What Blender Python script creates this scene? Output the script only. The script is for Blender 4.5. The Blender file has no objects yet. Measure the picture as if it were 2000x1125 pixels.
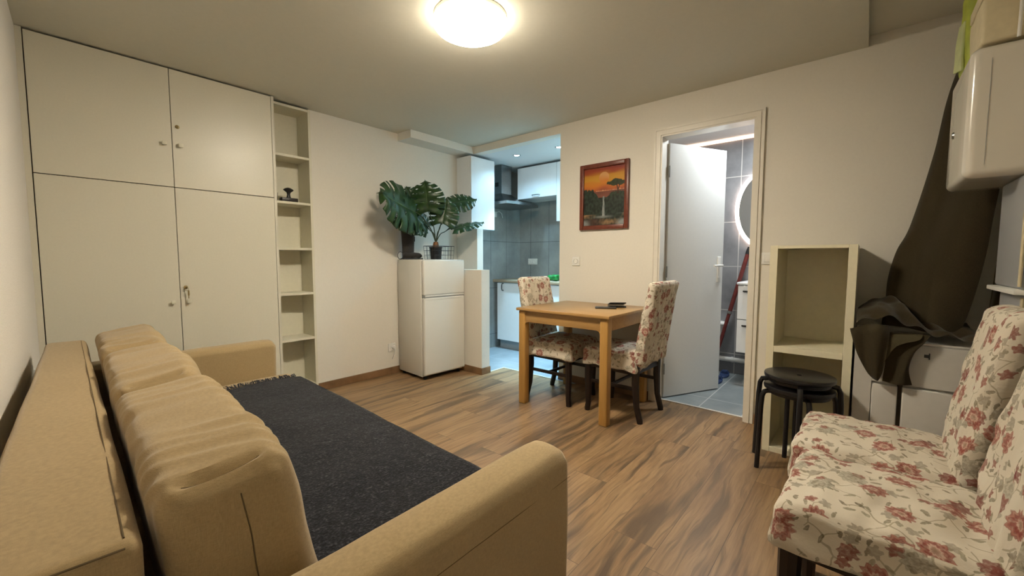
import bpy, bmesh, math, random
from mathutils import Vector, Matrix, noise
random.seed(7)
R = math.radians
S = bpy.context.scene
COL = S.collection

# ---------------------------------------------------------------- camera
H = 1.15
F_PX = 803.553
cr = Vector((0.6523770761, -0.7578932854, 0.0013850893))
cu = Vector((0.0517966482, 0.0464084881, 0.9975787485))
cf = Vector((0.7561225151, 0.6507257642, -0.0695321656))
cam = bpy.data.cameras.new('camera'); co = bpy.data.objects.new('camera', cam); COL.objects.link(co)
cam.sensor_width = 36.0; cam.lens = F_PX / 2000 * 36; cam.clip_start = 0.01
co.matrix_world = Matrix(((cr.x, cu.x, -cf.x, 0), (cr.y, cu.y, -cf.y, 0), (cr.z, cu.z, -cf.z, H), (0, 0, 0, 1)))
S.camera = co

# ---------------------------------------------------------------- world, exposure
w = bpy.data.worlds.new('world'); S.world = w; w.use_nodes = True
w.node_tree.nodes['Background'].inputs[0].default_value = (0.02, 0.022, 0.03, 1)
w.node_tree.nodes['Background'].inputs[1].default_value = 0.3
S.view_settings.view_transform = 'Standard'; S.view_settings.look = 'None'
S.view_settings.exposure = 0.0; S.view_settings.gamma = 1; S.view_settings.use_curve_mapping = False
LAMP_STRENGTH = 175.0
LAMP_COLOR = (1.0, 0.885, 0.70)

def light(name, kind, loc, energy, color, rot=(0, 0, 0), **kw):
    d = bpy.data.lights.new(name, kind); d.energy = energy; d.color = color
    for k, v in kw.items(): setattr(d, k, v)
    o = bpy.data.objects.new(name, d); COL.objects.link(o); o.location = loc; o.rotation_euler = rot
    return o
SPOTS = [(3.60, 3.03), (3.63, 2.48)]
for x, y in SPOTS + [(3.65, 2.05)]:  # last position is an unseen extra spot, added to brighten the kitchen
    light('kitchen_spot_light', 'SPOT', (x, y, 2.285), 190, (0.42, 0.77, 1.0), spot_size=R(66), spot_blend=1.0, shadow_soft_size=0.025)
    light('kitchen_spot_light', 'SPOT', (x, y, 2.285), 15, (0.42, 0.77, 1.0), spot_size=R(150), spot_blend=0.6, shadow_soft_size=0.025)
light('bathroom_light', 'AREA', (3.9, 0.75, 2.335), 20, (0.90, 0.97, 1.0), shape='DISK', size=0.3)

# ---------------------------------------------------------------- helpers
def link(name, bm, mats, parent=None, smooth=True, sharp=35):
    me = bpy.data.meshes.new(name); bm.to_mesh(me); bm.free()
    if not isinstance(mats, (list, tuple)): mats = [mats]
    for m in mats: me.materials.append(m)
    o = bpy.data.objects.new(name, me); COL.objects.link(o)
    if parent: o.parent = parent
    if smooth:
        for p in me.polygons: p.use_smooth = True
        me.set_sharp_from_angle(angle=R(sharp))
    return o
def thing(name, label, cat, loc=(0, 0, 0), rz=0, group=None):
    o = bpy.data.objects.new(name, None); COL.objects.link(o); o.empty_display_size = 0.05
    o.location = loc; o.rotation_euler = (0, 0, rz); o['label'] = label; o['category'] = cat
    if group: o['group'] = group
    return o
def tag(o, label, cat, group=None):
    o['label'] = label; o['category'] = cat
    if group: o['group'] = group
    return o
def struct(name, bm, m, **k):
    o = link(name, bm, m, **k); o['kind'] = 'structure'; return o
def copy_thing(o, label, loc, rz):
    r = o.copy(); COL.objects.link(r); r['label'] = label; r.location = loc; r.rotation_euler = (0, 0, rz)
    for ch in list(o.children):
        c = ch.copy(); COL.objects.link(c); c.parent = r
        for g in ch.children:
            d = g.copy(); COL.objects.link(d); d.parent = c
    return r
def NB(): return bmesh.new()
def box(bm, x0, x1, y0, y1, z0, z1, bev=0.0, seg=2, mi=0, mat=None):
    r = bmesh.ops.create_cube(bm, size=1)
    vs = r['verts']
    for v in vs:
        v.co = Vector(((x0 + x1) / 2 + v.co.x * (x1 - x0), (y0 + y1) / 2 + v.co.y * (y1 - y0), (z0 + z1) / 2 + v.co.z * (z1 - z0)))
    fs = set(f for v in vs for f in v.link_faces)
    for f in fs: f.material_index = mi
    if bev > 0:
        es = list(set(e for v in vs for e in v.link_edges))
        rr = bmesh.ops.bevel(bm, geom=es, offset=bev, segments=seg, affect='EDGES', profile=0.5)
        vs = list(set(v for f in rr['faces'] for v in f.verts) | set(v for v in vs if v.is_valid))
        for f in rr['faces']: f.material_index = mi
    if mat is not None:
        bmesh.ops.transform(bm, matrix=mat, verts=vs)
    return vs
def prism(bm, pts, z0, z1, mi=0):
    b = [bm.verts.new((x, y, z0)) for x, y in pts]; t = [bm.verts.new((x, y, z1)) for x, y in pts]
    n = len(pts)
    fs = [bm.faces.new(list(reversed(b))), bm.faces.new(t)]
    for i in range(n): fs.append(bm.faces.new((b[i], b[(i + 1) % n], t[(i + 1) % n], t[i])))
    for f in fs: f.material_index = mi
    bmesh.ops.recalc_face_normals(bm, faces=fs)
def tube(bm, pts, rad, seg=8, mi=0, cap=True):
    pts = [Vector(p) for p in pts]; n = len(pts)
    rads = rad if isinstance(rad, (list, tuple)) else [rad] * n
    rings = []; prev = None
    for i, p in enumerate(pts):
        t = (pts[min(i + 1, n - 1)] - pts[max(i - 1, 0)]).normalized()
        if prev is None:
            a = t.orthogonal().normalized()
        else:
            a = (prev - t * prev.dot(t)).normalized()
        prev = a; b = t.cross(a)
        rings.append([bm.verts.new(p + (a * math.cos(2 * math.pi * k / seg) + b * math.sin(2 * math.pi * k / seg)) * rads[i]) for k in range(seg)])
    for i in range(n - 1):
        for k in range(seg):
            f = bm.faces.new((rings[i][k], rings[i][(k + 1) % seg], rings[i + 1][(k + 1) % seg], rings[i + 1][k])); f.material_index = mi
    if cap:
        f = bm.faces.new(list(reversed(rings[0]))); f.material_index = mi
        f = bm.faces.new(rings[-1]); f.material_index = mi
def lathe(bm, prof, seg=32, c=(0, 0, 0), mi=0, sx=1, sy=1, mat=None):
    rings = []
    allv = []
    for r, z in prof:
        if r < 1e-6:
            v = bm.verts.new((c[0], c[1], c[2] + z)); rings.append([v]); allv.append(v)
        else:
            ring = [bm.verts.new((c[0] + sx * r * math.cos(2 * math.pi * k / seg), c[1] + sy * r * math.sin(2 * math.pi * k / seg), c[2] + z)) for k in range(seg)]
            rings.append(ring); allv += ring
    for a, b in zip(rings[:-1], rings[1:]):
        for k in range(seg):
            k2 = (k + 1) % seg
            if len(a) == 1 and len(b) == 1: continue
            if len(a) == 1: f = bm.faces.new((a[0], b[k2], b[k]))
            elif len(b) == 1: f = bm.faces.new((a[k], a[k2], b[0]))
            else: f = bm.faces.new((a[k], a[k2], b[k2], b[k]))
            f.material_index = mi
    if mat is not None: bmesh.ops.transform(bm, matrix=mat, verts=allv)
    return allv
def axis_samples(h, r, n):
    # dense samples in the rounding zone, even ones in between
    z = [h - r + r * math.tan(R(a)) for a in (0, 11, 22.5, 34, 45)]
    mid = [-(h - r) + 2 * (h - r) * i / n for i in range(n + 1)]
    return [-q for q in reversed(z)][:-1] + mid + z[1:]
def soft_box(bm, sx, sy, sz, r, n, fn=None, uv=True, mat=None, mi=0):
    """rounded box of full size sx,sy,sz centred on the origin; fn(q, p) moves each point"""
    hx, hy, hz = sx / 2, sy / 2, sz / 2
    r = min(r, hx * .999, hy * .999, hz * .999)
    if isinstance(n, int): n = (n, n, n)
    A = [axis_samples(h, r, k) for h, k in zip((hx, hy, hz), n)]
    cache = {}
    lay = bm.loops.layers.uv.verify() if uv else None
    hs = (hx, hy, hz)
    def vert(p):
        key = (round(p[0], 6), round(p[1], 6), round(p[2], 6))
        if key in cache: return cache[key]
        inner = Vector([max(-(h - r), min(h - r, c)) for c, h in zip(p, hs)])
        d = Vector(p) - inner
        q = inner + d.normalized() * r
        q0 = q.copy()
        if fn: q = fn(q, Vector((p[0] / hx, p[1] / hy, p[2] / hz)))
        if mat is not None: q = mat @ q
        v = bm.verts.new(q); cache[key] = (v, q0); return cache[key]
    for ax in range(3):
        u, v = [(1, 2), (2, 0), (0, 1)][ax]
        for sgn in (-1, 1):
            for i in range(len(A[u]) - 1):
                for j in range(len(A[v]) - 1):
                    cs = []
                    for a, b in ((i, j), (i + 1, j), (i + 1, j + 1), (i, j + 1)):
                        p = [0, 0, 0]; p[ax] = sgn * hs[ax]; p[u] = A[u][a]; p[v] = A[v][b]
                        cs.append((vert(tuple(p)), A[u][a], A[v][b]))
                    if sgn < 0: cs.reverse()
                    if len(set(c[0][0] for c in cs)) < 4: continue
                    f = bm.faces.new([c[0][0] for c in cs]); f.material_index = mi
                    if uv:
                        for lp, c in zip(f.loops, cs):
                            q0 = c[0][1]
                            # unwrap along the sides so the print keeps its size
                            off = sgn * hs[ax]
                            lp[lay].uv = (c[1] + off * 1.3 + ax * 3.1, c[2] + ax * 1.7)
def nz(p, s, seed=0.0): return noise.noise(Vector((p[0] * s + seed, p[1] * s + seed * .7, p[2] * s - seed)))

# ---------------------------------------------------------------- materials
class N:
    def __init__(s, name):
        s.m = bpy.data.materials.new(name); s.m.use_nodes = True; s.t = s.m.node_tree
        s.b = s.t.nodes['Principled BSDF']; s.o = s.t.nodes['Material Output']
    def n(s, typ, props=None, **ins):
        x = s.t.nodes.new(typ)
        for k, v in (props or {}).items(): setattr(x, k, v)
        for k, v in ins.items():
            k2 = int(k[1:]) if k[0] == 'i' and k[1:].isdigit() else k.replace('_', ' ')
            s.set(x.inputs[k2], v)
        return x
    def set(s, sock, v):
        if isinstance(v, bpy.types.NodeSocket): s.t.links.new(v, sock)
        elif isinstance(v, bpy.types.Node): s.t.links.new(v.outputs[0], sock)
        else: sock.default_value = v
    def math(s, op, a, b=0.0, c=0.0, clamp=False):
        x = s.n('ShaderNodeMath', {'operation': op, 'use_clamp': clamp}); s.set(x.inputs[0], a); s.set(x.inputs[1], b); s.set(x.inputs[2], c); return x.outputs[0]
    def vmath(s, op, a, b=(0, 0, 0), out=0):
        x = s.n('ShaderNodeVectorMath', {'operation': op}); s.set(x.inputs[0], a)
        if op == 'SCALE': s.set(x.inputs[3], b)
        else: s.set(x.inputs[1], b)
        return x.outputs[out]
    def mix(s, f, a, b, bt='MIX'):
        x = s.n('ShaderNodeMix', {'data_type': 'RGBA', 'blend_type': bt})
        s.set(x.inputs[0], f); s.set(x.inputs[6], a); s.set(x.inputs[7], b); return x.outputs[2]
    def ramp(s, f, stops, interp='LINEAR'):
        x = s.n('ShaderNodeValToRGB'); s.set(x.inputs[0], f); e = x.color_ramp.elements; x.color_ramp.interpolation = interp
        while len(e) < len(stops): e.new(0.5)
        for el, (p, c) in zip(e, stops): el.position = p; el.color = c if len(c) == 4 else (*c, 1)
        return x.outputs[0]
    def noise(s, vec, scale, detail=3, rough=.5, out=0):
        x = s.n('ShaderNodeTexNoise', Scale=scale, Detail=detail, Roughness=rough)
        if vec is not None: s.set(x.inputs['Vector'], vec)
        return x.outputs[out]
    def obj(s): return s.n('ShaderNodeTexCoord').outputs['Object']
    def uv(s): return s.n('ShaderNodeTexCoord').outputs['UV']
    def geo(s): return s.n('ShaderNodeNewGeometry').outputs['Position']
    def mapv(s, v, sc=(1, 1, 1), loc=(0, 0, 0), rot=(0, 0, 0)):
        return s.n('ShaderNodeMapping', Vector=v, Scale=sc, Location=loc, Rotation=rot).outputs[0]
    def bump(s, h, st=.3, dist=.002):
        x = s.n('ShaderNodeBump', Height=h, Strength=st, Distance=dist); s.set(s.b.inputs['Normal'], x.outputs[0])
    def P(s, **k):
        for a, v in k.items():
            if a == 'Base_Color' and isinstance(v, tuple) and len(v) == 3: v = (*v, 1)
            s.set(s.b.inputs[a.replace('_', ' ')], v)
        return s.m
def plain(name, col, rough=.5, metal=0.0, nscale=30, var=.04, bump=.0, spec=.5):
    x = N(name); f = x.noise(x.obj(), nscale, 2)
    c0 = tuple(max(0, c * (1 - var)) for c in col); c1 = tuple(min(1, c * (1 + var)) for c in col)
    cc = x.ramp(f, [(.3, c0), (.7, c1)])
    if bump: x.bump(f, bump, .002)
    return x.P(Base_Color=cc, Roughness=rough, Metallic=metal, Specular_IOR_Level=spec)
def emis(name, col, st):
    x = N(name); return x.P(Base_Color=(.8, .8, .8), Emission_Color=(*col, 1), Emission_Strength=st)

M = {}
M['wall'] = plain('wall_paint', (.78, .745, .67), .75, nscale=60, var=.012, bump=.12, spec=.3)
M['ceil'] = plain('ceiling_paint', (.66, .64, .55), .85, nscale=50, var=.012, bump=.08, spec=.2)
M['kceil'] = plain('kitchen_ceiling_paint', (.72, .72, .72), .85, nscale=50, var=.01, spec=.2)
M['wall_front'] = plain('front_wall_bounce_white', (.86, .84, .78), .8, nscale=60, var=.01)  # whitened beyond the other walls to bounce more light into the room
M['rough_wall'] = plain('roughcast_wall', (.76, .72, .66), .9, nscale=180, var=.05, bump=.8, spec=.2)
M['wardrobe'] = plain('wardrobe_lacquer', (.70, .67, .56), .35, nscale=90, var=.015, bump=.05)
M['cream'] = plain('cream_laminate', (.72, .69, .56), .45, nscale=40, var=.02)
M['unit'] = plain('shelf_unit_laminate', (.80, .75, .56), .45, nscale=40, var=.02)
M['trimw'] = plain('trim_gloss_paint', (.78, .74, .66), .35, nscale=40, var=.015)
M['white'] = plain('white_plastic', (.80, .79, .75), .35, nscale=40, var=.01)
M['fridge'] = plain('fridge_enamel', (.74, .73, .68), .3, nscale=200, var=.01, bump=.04)
M['kwhite'] = plain('kitchen_front', (.82, .84, .86), .25, nscale=20, var=.01)
M['door'] = plain('door_paint', (.74, .75, .74), .45, nscale=40, var=.01)
M['gap'] = plain('gap_shade', (.05, .04, .025), .9)  # dark colour standing in for the shade inside gaps between doors
M['black'] = plain('black_plastic', (.012, .012, .013), .35)
M['blackgloss'] = plain('black_lacquer', (.01, .01, .012), .3)
M['darkwood'] = plain('dark_wood', (.010, .005, .004), .4, var=.3, nscale=25)
M['steel'] = plain('brushed_steel', (.30, .31, .31), .28, 1.0, nscale=60, var=.08)
M['brass'] = plain('aged_brass', (.35, .28, .14), .35, 1.0)
M['greyplastic'] = plain('grey_plinth', (.28, .30, .31), .5)
M['soil'] = plain('stem_sheath', (.16, .07, .025), .8, nscale=60, var=.4, bump=.5)
M['redpole'] = plain('dark_red_lacquer', (.13, .018, .014), .4, var=.2)
M['gbag'] = plain('green_bag', (.40, .46, .06), .5, nscale=15, var=.15, bump=.3)
M['gbag2'] = plain('green_bag_face', (.50, .55, .28), .5, nscale=15, var=.15, bump=.3)
M['parcel'] = plain('cream_card', (.62, .54, .36), .8, nscale=30, var=.05)
M['cabinetw'] = plain('greyed_white_panel', (.62, .60, .56), .4, nscale=30, var=.02)
def m_opal():
    # opal glass shade: emission lowered on the rolled rim to shrink the ceiling glow
    x = N('opal_glass_lit'); sp = x.n('ShaderNodeSeparateXYZ', Vector=x.obj())
    st = x.n('ShaderNodeMapRange', {'interpolation_type': 'SMOOTHSTEP'}, Value=sp.outputs['Z'])
    st.inputs['From Min'].default_value = -.078; st.inputs['From Max'].default_value = -.045; st.inputs['To Min'].default_value = 1.0; st.inputs['To Max'].default_value = .10
    return x.P(Base_Color=(.8, .8, .8), Emission_Color=(*LAMP_COLOR, 1), Emission_Strength=x.math('MULTIPLY', st.outputs[0], LAMP_STRENGTH))
M['lampshade'] = m_opal()
M['spot'] = emis('led_spot_lit', (.75, .93, 1), 40)
M['led'] = emis('mirror_led_rim', (1, .80, .69), 9)
M['cove'] = emis('warm_cove_led', (1, .62, .42), 2.2)
M['paper'] = plain('white_paper', (.8, .79, .75), .6)
M['skirtwood'] = plain('skirting_wood', (.22, .125, .06), .45, nscale=8, var=.25)
M['strip'] = plain('threshold_metal', (.78, .76, .70), .35, nscale=30)
M['bluemat'] = plain('blue_rubber', (.03, .06, .16), .6, nscale=40, var=.5)

def m_floor():
    x = N('oak_laminate_floor'); p = x.geo()
    sy = x.n('ShaderNodeSeparateXYZ', Vector=p)
    row = x.math('FLOOR', x.math('DIVIDE', sy.outputs[1], .193))
    wn = x.n('ShaderNodeTexWhiteNoise', {'noise_dimensions': '1D'}, W=row)
    pb = x.n('ShaderNodeCombineXYZ', X=x.math('MULTIPLY_ADD', wn.outputs['Value'], 1.29, sy.outputs[0]), Y=sy.outputs[1], Z=sy.outputs[2]).outputs[0]
    br = x.n('ShaderNodeTexBrick', {'offset': 0.0}, Vector=pb, Color1=(0, 0, 0, 1), Color2=(1, 1, 1, 1), Mortar=(.5, .5, .5, 1), Scale=1.0, Mortar_Size=.0012, Mortar_Smooth=.1, Bias=0.0, Brick_Width=1.29, Row_Height=.193)
    rnd = br.outputs['Color']; mort = br.outputs['Fac']
    off = x.n('ShaderNodeCombineXYZ', X=x.math('MULTIPLY', rnd, 17.0), Y=x.math('MULTIPLY', rnd, 9.0)).outputs[0]
    q = x.vmath('ADD', p, off)
    warp = x.noise(x.mapv(q, (1.2, 4, 1)), 1.0, 3, .5)
    q2 = x.vmath('ADD', x.mapv(q, (.8, 9, 1)), x.n('ShaderNodeCombineXYZ', Y=x.math('MULTIPLY', warp, 3.2)).outputs[0])
    g1 = x.noise(q2, 1.0, 6, .62)
    g2 = x.noise(x.mapv(q, (3.5, 70, 1)), 1.0, 4, .6)
    g3 = x.noise(x.vmath('ADD', x.mapv(q, (2.2, 46, 1)), x.n('ShaderNodeCombineXYZ', Y=x.math('MULTIPLY', warp, 9.0)).outputs[0]), 1.0, 3, .55)
    base = x.ramp(g1, [(.28, (.080, .043, .018)), (.42, (.215, .126, .058)), (.55, (.34, .215, .108)), (.75, (.46, .31, .165))])
    c = x.mix(.45, base, x.ramp(g2, [(.3, (.12, .066, .03)), (.7, (.40, .25, .125))]), 'MIX')
    streak = x.noise(x.vmath('ADD', x.mapv(q, (.9, 11, 1)), x.n('ShaderNodeCombineXYZ', Y=x.math('MULTIPLY', warp, 2.5)).outputs[0]), 1.0, 3, .5)
    c = x.mix(x.ramp(streak, [(.52, (0, 0, 0)), (.64, (.75, .75, .75))]), c, (.055, .036, .022, 1))
    c = x.mix(x.ramp(g3, [(.56, (0, 0, 0)), (.66, (.55, .55, .55))]), c, (.07, .045, .028, 1))
    c = x.mix(x.math('MULTIPLY', rnd, .22), c, (.33, .215, .115, 1))
    c = x.mix(x.math('MULTIPLY', mort, .7), c, (.05, .028, .015, 1))
    x.bump(x.math('SUBTRACT', g2, x.math('MULTIPLY', mort, 1.5)), .25, .0015)
    return x.P(Base_Color=c, Roughness=x.ramp(g2, [(.2, (.33, .33, .33)), (.8, (.46, .46, .46))]), Specular_IOR_Level=.45)
M['floor'] = m_floor()
def m_tile(name, c0, c1, grout, bw, rh, loc, rot=(0, 0, 0), mort=.003, rough=.35):
    x = N(name); p = x.mapv(x.geo(), (1, 1, 1), loc, rot)
    br = x.n('ShaderNodeTexBrick', {'offset': 0.0}, Vector=p, Color1=(0, 0, 0, 1), Color2=(1, 1, 1, 1), Mortar=(0, 0, 0, 1), Scale=1.0, Mortar_Size=mort, Mortar_Smooth=.1, Bias=0.0, Brick_Width=bw, Row_Height=rh)
    n1 = x.noise(x.geo(), 3.5, 6, .6)
    c = x.mix(x.ramp(n1, [(.3, (0, 0, 0)), (.7, (1, 1, 1))]), (*c0, 1), (*c1, 1))
    c = x.mix(br.outputs['Fac'], c, (*grout, 1))
    x.bump(x.math('MULTIPLY', br.outputs['Fac'], -1), .4, .002)
    return x.P(Base_Color=c, Roughness=rough)
# mapping rotates world axes so the brick pattern lies in each wall's own plane
M['kfloor'] = m_tile('kitchen_floor_tile', (.21, .24, .27), (.33, .37, .40), (.42, .45, .47), .6, .6, (.15, .26, 0))
M['bfloor'] = m_tile('bathroom_floor_tile', (.23, .27, .29), (.36, .41, .42), (.62, .64, .63), .6, .3, (.0, -.345, 0), mort=.004)
M['ktile_x'] = m_tile('kitchen_wall_tile', (.13, .14, .145), (.22, .235, .24), (.09, .10, .10), .3, .6, (-3.168, -1.381 + .6 * 2, 0), (0, 0, 0))
def m_tile_wall(name, c0, c1, grout, bw, rh, ax, o1, o2, mort=.003, rough=.35):
    x = N(name); sp = x.n('ShaderNodeSeparateXYZ', Vector=x.geo())
    hor = sp.outputs[ax]
    p = x.n('ShaderNodeCombineXYZ', X=x.math('SUBTRACT', hor, o1 - 10 * bw), Y=x.math('SUBTRACT', sp.outputs['Z'], o2 - 10 * rh)).outputs[0]
    br = x.n('ShaderNodeTexBrick', {'offset': 0.0}, Vector=p, Color1=(0, 0, 0, 1), Color2=(1, 1, 1, 1), Mortar=(0, 0, 0, 1), Scale=1.0, Mortar_Size=mort, Mortar_Smooth=.1, Bias=0.0, Brick_Width=bw, Row_Height=rh)
    n1 = x.noise(x.geo(), 3.0, 6, .6)
    c = x.mix(x.ramp(n1, [(.3, (0, 0, 0)), (.7, (1, 1, 1))]), (*c0, 1), (*c1, 1))
    c = x.mix(br.outputs['Fac'], c, (*grout, 1))
    return x.P(Base_Color=c, Roughness=rough)
M['ktile_x'] = m_tile_wall('kitchen_side_tile', (.22, .235, .235), (.36, .385, .38), (.10, .11, .11), .3, .6, 'Y', 3.168, 1.381)
M['ktile_y'] = m_tile_wall('kitchen_back_tile', (.22, .235, .235), (.36, .385, .38), (.10, .11, .11), .3, .6, 'X', 4.136, 1.381)
M['btile'] = m_tile_wall('bathroom_wall_tile', (.17, .17, .18), (.30, .30, .31), (.55, .53, .51), .6, .44, 'Y', .968, 1.523, mort=.004)

def m_linen(name, col, dark=.8, scale=1.0):
    x = N(name); v = x.obj()
    a = x.noise(x.mapv(v, (900 * scale, 900 * scale, 120 * scale)), 1, 2); b = x.noise(x.mapv(v, (120 * scale, 120 * scale, 900 * scale)), 1, 2)
    big = x.noise(v, 5, 3)
    wv = x.math('ADD', x.math('MULTIPLY', a, .5), x.math('MULTIPLY', b, .5))
    cc = x.ramp(wv, [(.35, tuple(c * dark for c in col)), (.65, tuple(min(1, c * 1.12) for c in col))])
    cc = x.mix(x.math('MULTIPLY', big, .25), cc, (*[c * .85 for c in col], 1))
    x.bump(x.math('ADD', wv, x.math('MULTIPLY', big, .3)), .35, .0015)
    x.b.inputs['Sheen Weight'].default_value = .25
    return x.P(Base_Color=cc, Roughness=.9, Specular_IOR_Level=.15)
M['linen'] = m_linen('beige_linen', (.39, .285, .148))
M['seam'] = plain('seam_and_crease_shade', (.13, .09, .045), .9)  # for real seams, and for the painted crease shade on the cushion tops
M['curtain'] = m_linen('grey_brown_curtain', (.085, .066, .035), .75)
M['curtain2'] = m_linen('curtain_lining', (.15, .125, .07), .8)
M['bootcloth'] = m_linen('dark_grey_cloth', (.045, .042, .040), .6)
def m_blanket():
    x = N('navy_speckled_wool'); v = x.obj()
    a = x.noise(v, 120, 2, .6); b = x.noise(v, 45, 3, .7); d = x.noise(v, 3, 2)
    f = x.math('ADD', x.math('MULTIPLY', a, .6), x.math('MULTIPLY', b, .4))
    c = x.ramp(f, [(.38, (.008, .009, .012)), (.49, (.022, .023, .031)), (.57, (.055, .057, .068)), (.66, (.15, .15, .16))])
    c = x.mix(x.math('MULTIPLY', d, .3), c, (.02, .021, .03, 1))
    x.bump(f, .9, .004); x.b.inputs['Sheen Weight'].default_value = .3
    return x.P(Base_Color=c, Roughness=1.0, Specular_IOR_Level=.1)
M['blanket'] = m_blanket()
def m_floral():
    x = N('floral_cotton'); uv = x.uv()
    wob = x.noise(uv, 14, 2, out=1)
    wob2 = x.noise(uv, 85, 2, out=1)
    p0 = x.vmath('ADD', uv, x.vmath('SCALE', x.vmath('SUBTRACT', wob, (.5, .5, .5)), .022))
    p0 = x.vmath('ADD', p0, x.vmath('SCALE', x.vmath('SUBTRACT', wob2, (.5, .5, .5)), .010))
    col = (.66, .60, .50, 1)
    cc = x.mix(x.noise(uv, 4, 3), col, (.58, .52, .42, 1))
    def layer(scale, off, R0, petals, amp, squash=1.0, rnd=.85):
        v = x.vmath('SCALE', x.vmath('ADD', p0, off), scale)
        vo = x.n('ShaderNodeTexVoronoi', {'voronoi_dimensions': '2D'}, Vector=v, Scale=1.0, Randomness=rnd)
        cr_ = x.n('ShaderNodeSeparateColor', Color=vo.outputs['Color'])
        d = x.vmath('SUBTRACT', v, vo.outputs['Position'])
        rot = x.n('ShaderNodeVectorRotate', {'rotation_type': 'Z_AXIS'}, Vector=d, Angle=x.math('MULTIPLY', cr_.outputs[2], 6.28)).outputs[0]
        if squash != 1: rot = x.mapv(rot, (1, squash, 1))
        s = x.n('ShaderNodeSeparateXYZ', Vector=rot)
        ang = x.math('ARCTAN2', s.outputs[1], s.outputs[0])
        ln = x.vmath('LENGTH', rot, out=1)
        r1 = x.math('MULTIPLY_ADD', x.math('SINE', x.math('MULTIPLY', ang, petals)), amp, 1.0)
        rr = x.math('DIVIDE', ln, x.math('MULTIPLY', r1, R0))
        return rr, cr_.outputs[0], cr_.outputs[1]
    blot = x.math('MULTIPLY_ADD', x.noise(uv, 120, 3), 1.3, .28, clamp=True)
    def mask(rr, sel, lo, hi, edge=.12):
        m = x.math('MULTIPLY', x.math('DIVIDE', x.math('SUBTRACT', 1.0, rr), edge, clamp=True), blot)
        s1 = x.math('GREATER_THAN', sel, lo); s2 = x.math('LESS_THAN', sel, hi)
        return x.math('MULTIPLY', m, x.math('MULTIPLY', s1, s2))
    # tendrils
    te = x.n('ShaderNodeTexVoronoi', {'voronoi_dimensions': '2D', 'feature': 'DISTANCE_TO_EDGE'}, Vector=x.vmath('SCALE', x.vmath('ADD', uv, x.vmath('SCALE', x.noise(uv, 9, 2, out=1), .06)), 17.0), Scale=1.0)
    tm = x.math('MULTIPLY', x.math('LESS_THAN', te.outputs['Distance'], .028), x.math('GREATER_THAN', x.noise(uv, 12, 1), .50))
    cc = x.mix(x.math('MULTIPLY', tm, .6), cc, (.24, .20, .12, 1))
    # leaves
    rr, s, s2 = layer(30, (3.1, 1.7, 0), .36, 1, .25, 2.3)
    cc = x.mix(x.math('MULTIPLY', mask(rr, s, .42, 2), .8), cc, x.mix(s2, (.13, .10, .055, 1), (.27, .24, .16, 1)))
    rr, s, s2 = layer(23, (7.7, 4.3, 0), .34, 5, .22)
    cc = x.mix(x.math('MULTIPLY', mask(rr, s, .62, .86), .8), cc, (.30, .26, .20, 1))
    cc = x.mix(x.math('MULTIPLY', mask(rr, s, .86, 2), .9), cc, (.26, .09, .07, 1))
    # large blooms
    rr, s, s2 = layer(9.6, (1.3, 8.1, 0), .30, 11, .12)
    red = x.ramp(rr, [(.0, (.24, .16, .10)), (.22, (.36, .20, .15)), (.34, (.56, .38, .30)), (.44, (.30, .09, .07)), (.66, (.22, .05, .04)), (.82, (.40, .17, .13)), (1, (.20, .055, .045))])
    gr = x.ramp(rr, [(.0, (.34, .30, .22)), (.25, (.17, .15, .11)), (.4, (.40, .36, .29)), (.6, (.20, .18, .13)), (.8, (.38, .35, .28)), (1, (.18, .16, .11))])
    cc = x.mix(x.math('MULTIPLY', mask(rr, s, .60, 2, .08), .92), cc, red)
    cc = x.mix(x.math('MULTIPLY', mask(rr, s, -1, .20, .08), .7), cc, gr)
    rr, s, s2 = layer(12.5, (5.9, 2.6, 0), .27, 7, .16)
    cc = x.mix(x.math('MULTIPLY', mask(rr, s, .82, 2, .1), .85), cc, red)
    x.bump(x.math('ADD', x.noise(uv, 24, 4, .6), x.math('MULTIPLY', x.noise(x.mapv(uv, (6, 40, 1)), 1, 3), .6)), .5, .006)
    return x.P(Base_Color=cc, Roughness=.85, Specular_IOR_Level=.2)
M['floral'] = m_floral()
def m_wood(name, c0, c1, ax=(1, 14, 14), rough=.35):
    x = N(name); v = x.mapv(x.obj(), ax)
    f = x.noise(v, 3, 5, .6); g = x.noise(x.mapv(x.obj(), tuple(a * 6 for a in ax)), 3, 3)
    c = x.mix(.35, x.ramp(f, [(.3, c0), (.7, c1)]), x.ramp(g, [(.3, c0), (.7, c1)]))
    return x.P(Base_Color=c, Roughness=rough)
M['oak_y'] = m_wood('oak_top', (.33, .185, .062), (.46, .28, .11), (9, .8, 9), .3)
M['oak_z'] = m_wood('oak_leg', (.38, .20, .050), (.48, .275, .085), (10, 10, .8), .35)
M['counter'] = m_wood('worktop_oak', (.30, .22, .14), (.45, .36, .25), (10, 1, 10), .4)
M['mahog'] = m_wood('mahogany_frame', (.10, .022, .012), (.20, .055, .03), (6, 6, 6), .35)
def m_leaf():
    x = N('monstera_leaf'); v = x.obj(); f = x.noise(v, 20, 3); uv = x.uv()
    s = x.n('ShaderNodeSeparateXYZ', Vector=uv)
    rib = x.math('LESS_THAN', x.math('ABSOLUTE', s.outputs[1]), .02)
    c = x.ramp(f, [(.3, (.007, .030, .012)), (.7, (.024, .070, .015))])
    c = x.mix(x.math('MULTIPLY', rib, .6), c, (.09, .17, .05, 1))
    return x.P(Base_Color=c, Roughness=.38, Specular_IOR_Level=.5)
M['leaf'] = m_leaf(); M['stem'] = plain('leaf_stalk', (.035, .05, .022), .5, var=.2)
def m_frost():
    x = N('frosted_plastic')
    x.b.inputs['Transmission Weight'].default_value = .45
    return x.P(Base_Color=(.52, .53, .55), Roughness=.45, IOR=1.3)
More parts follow.
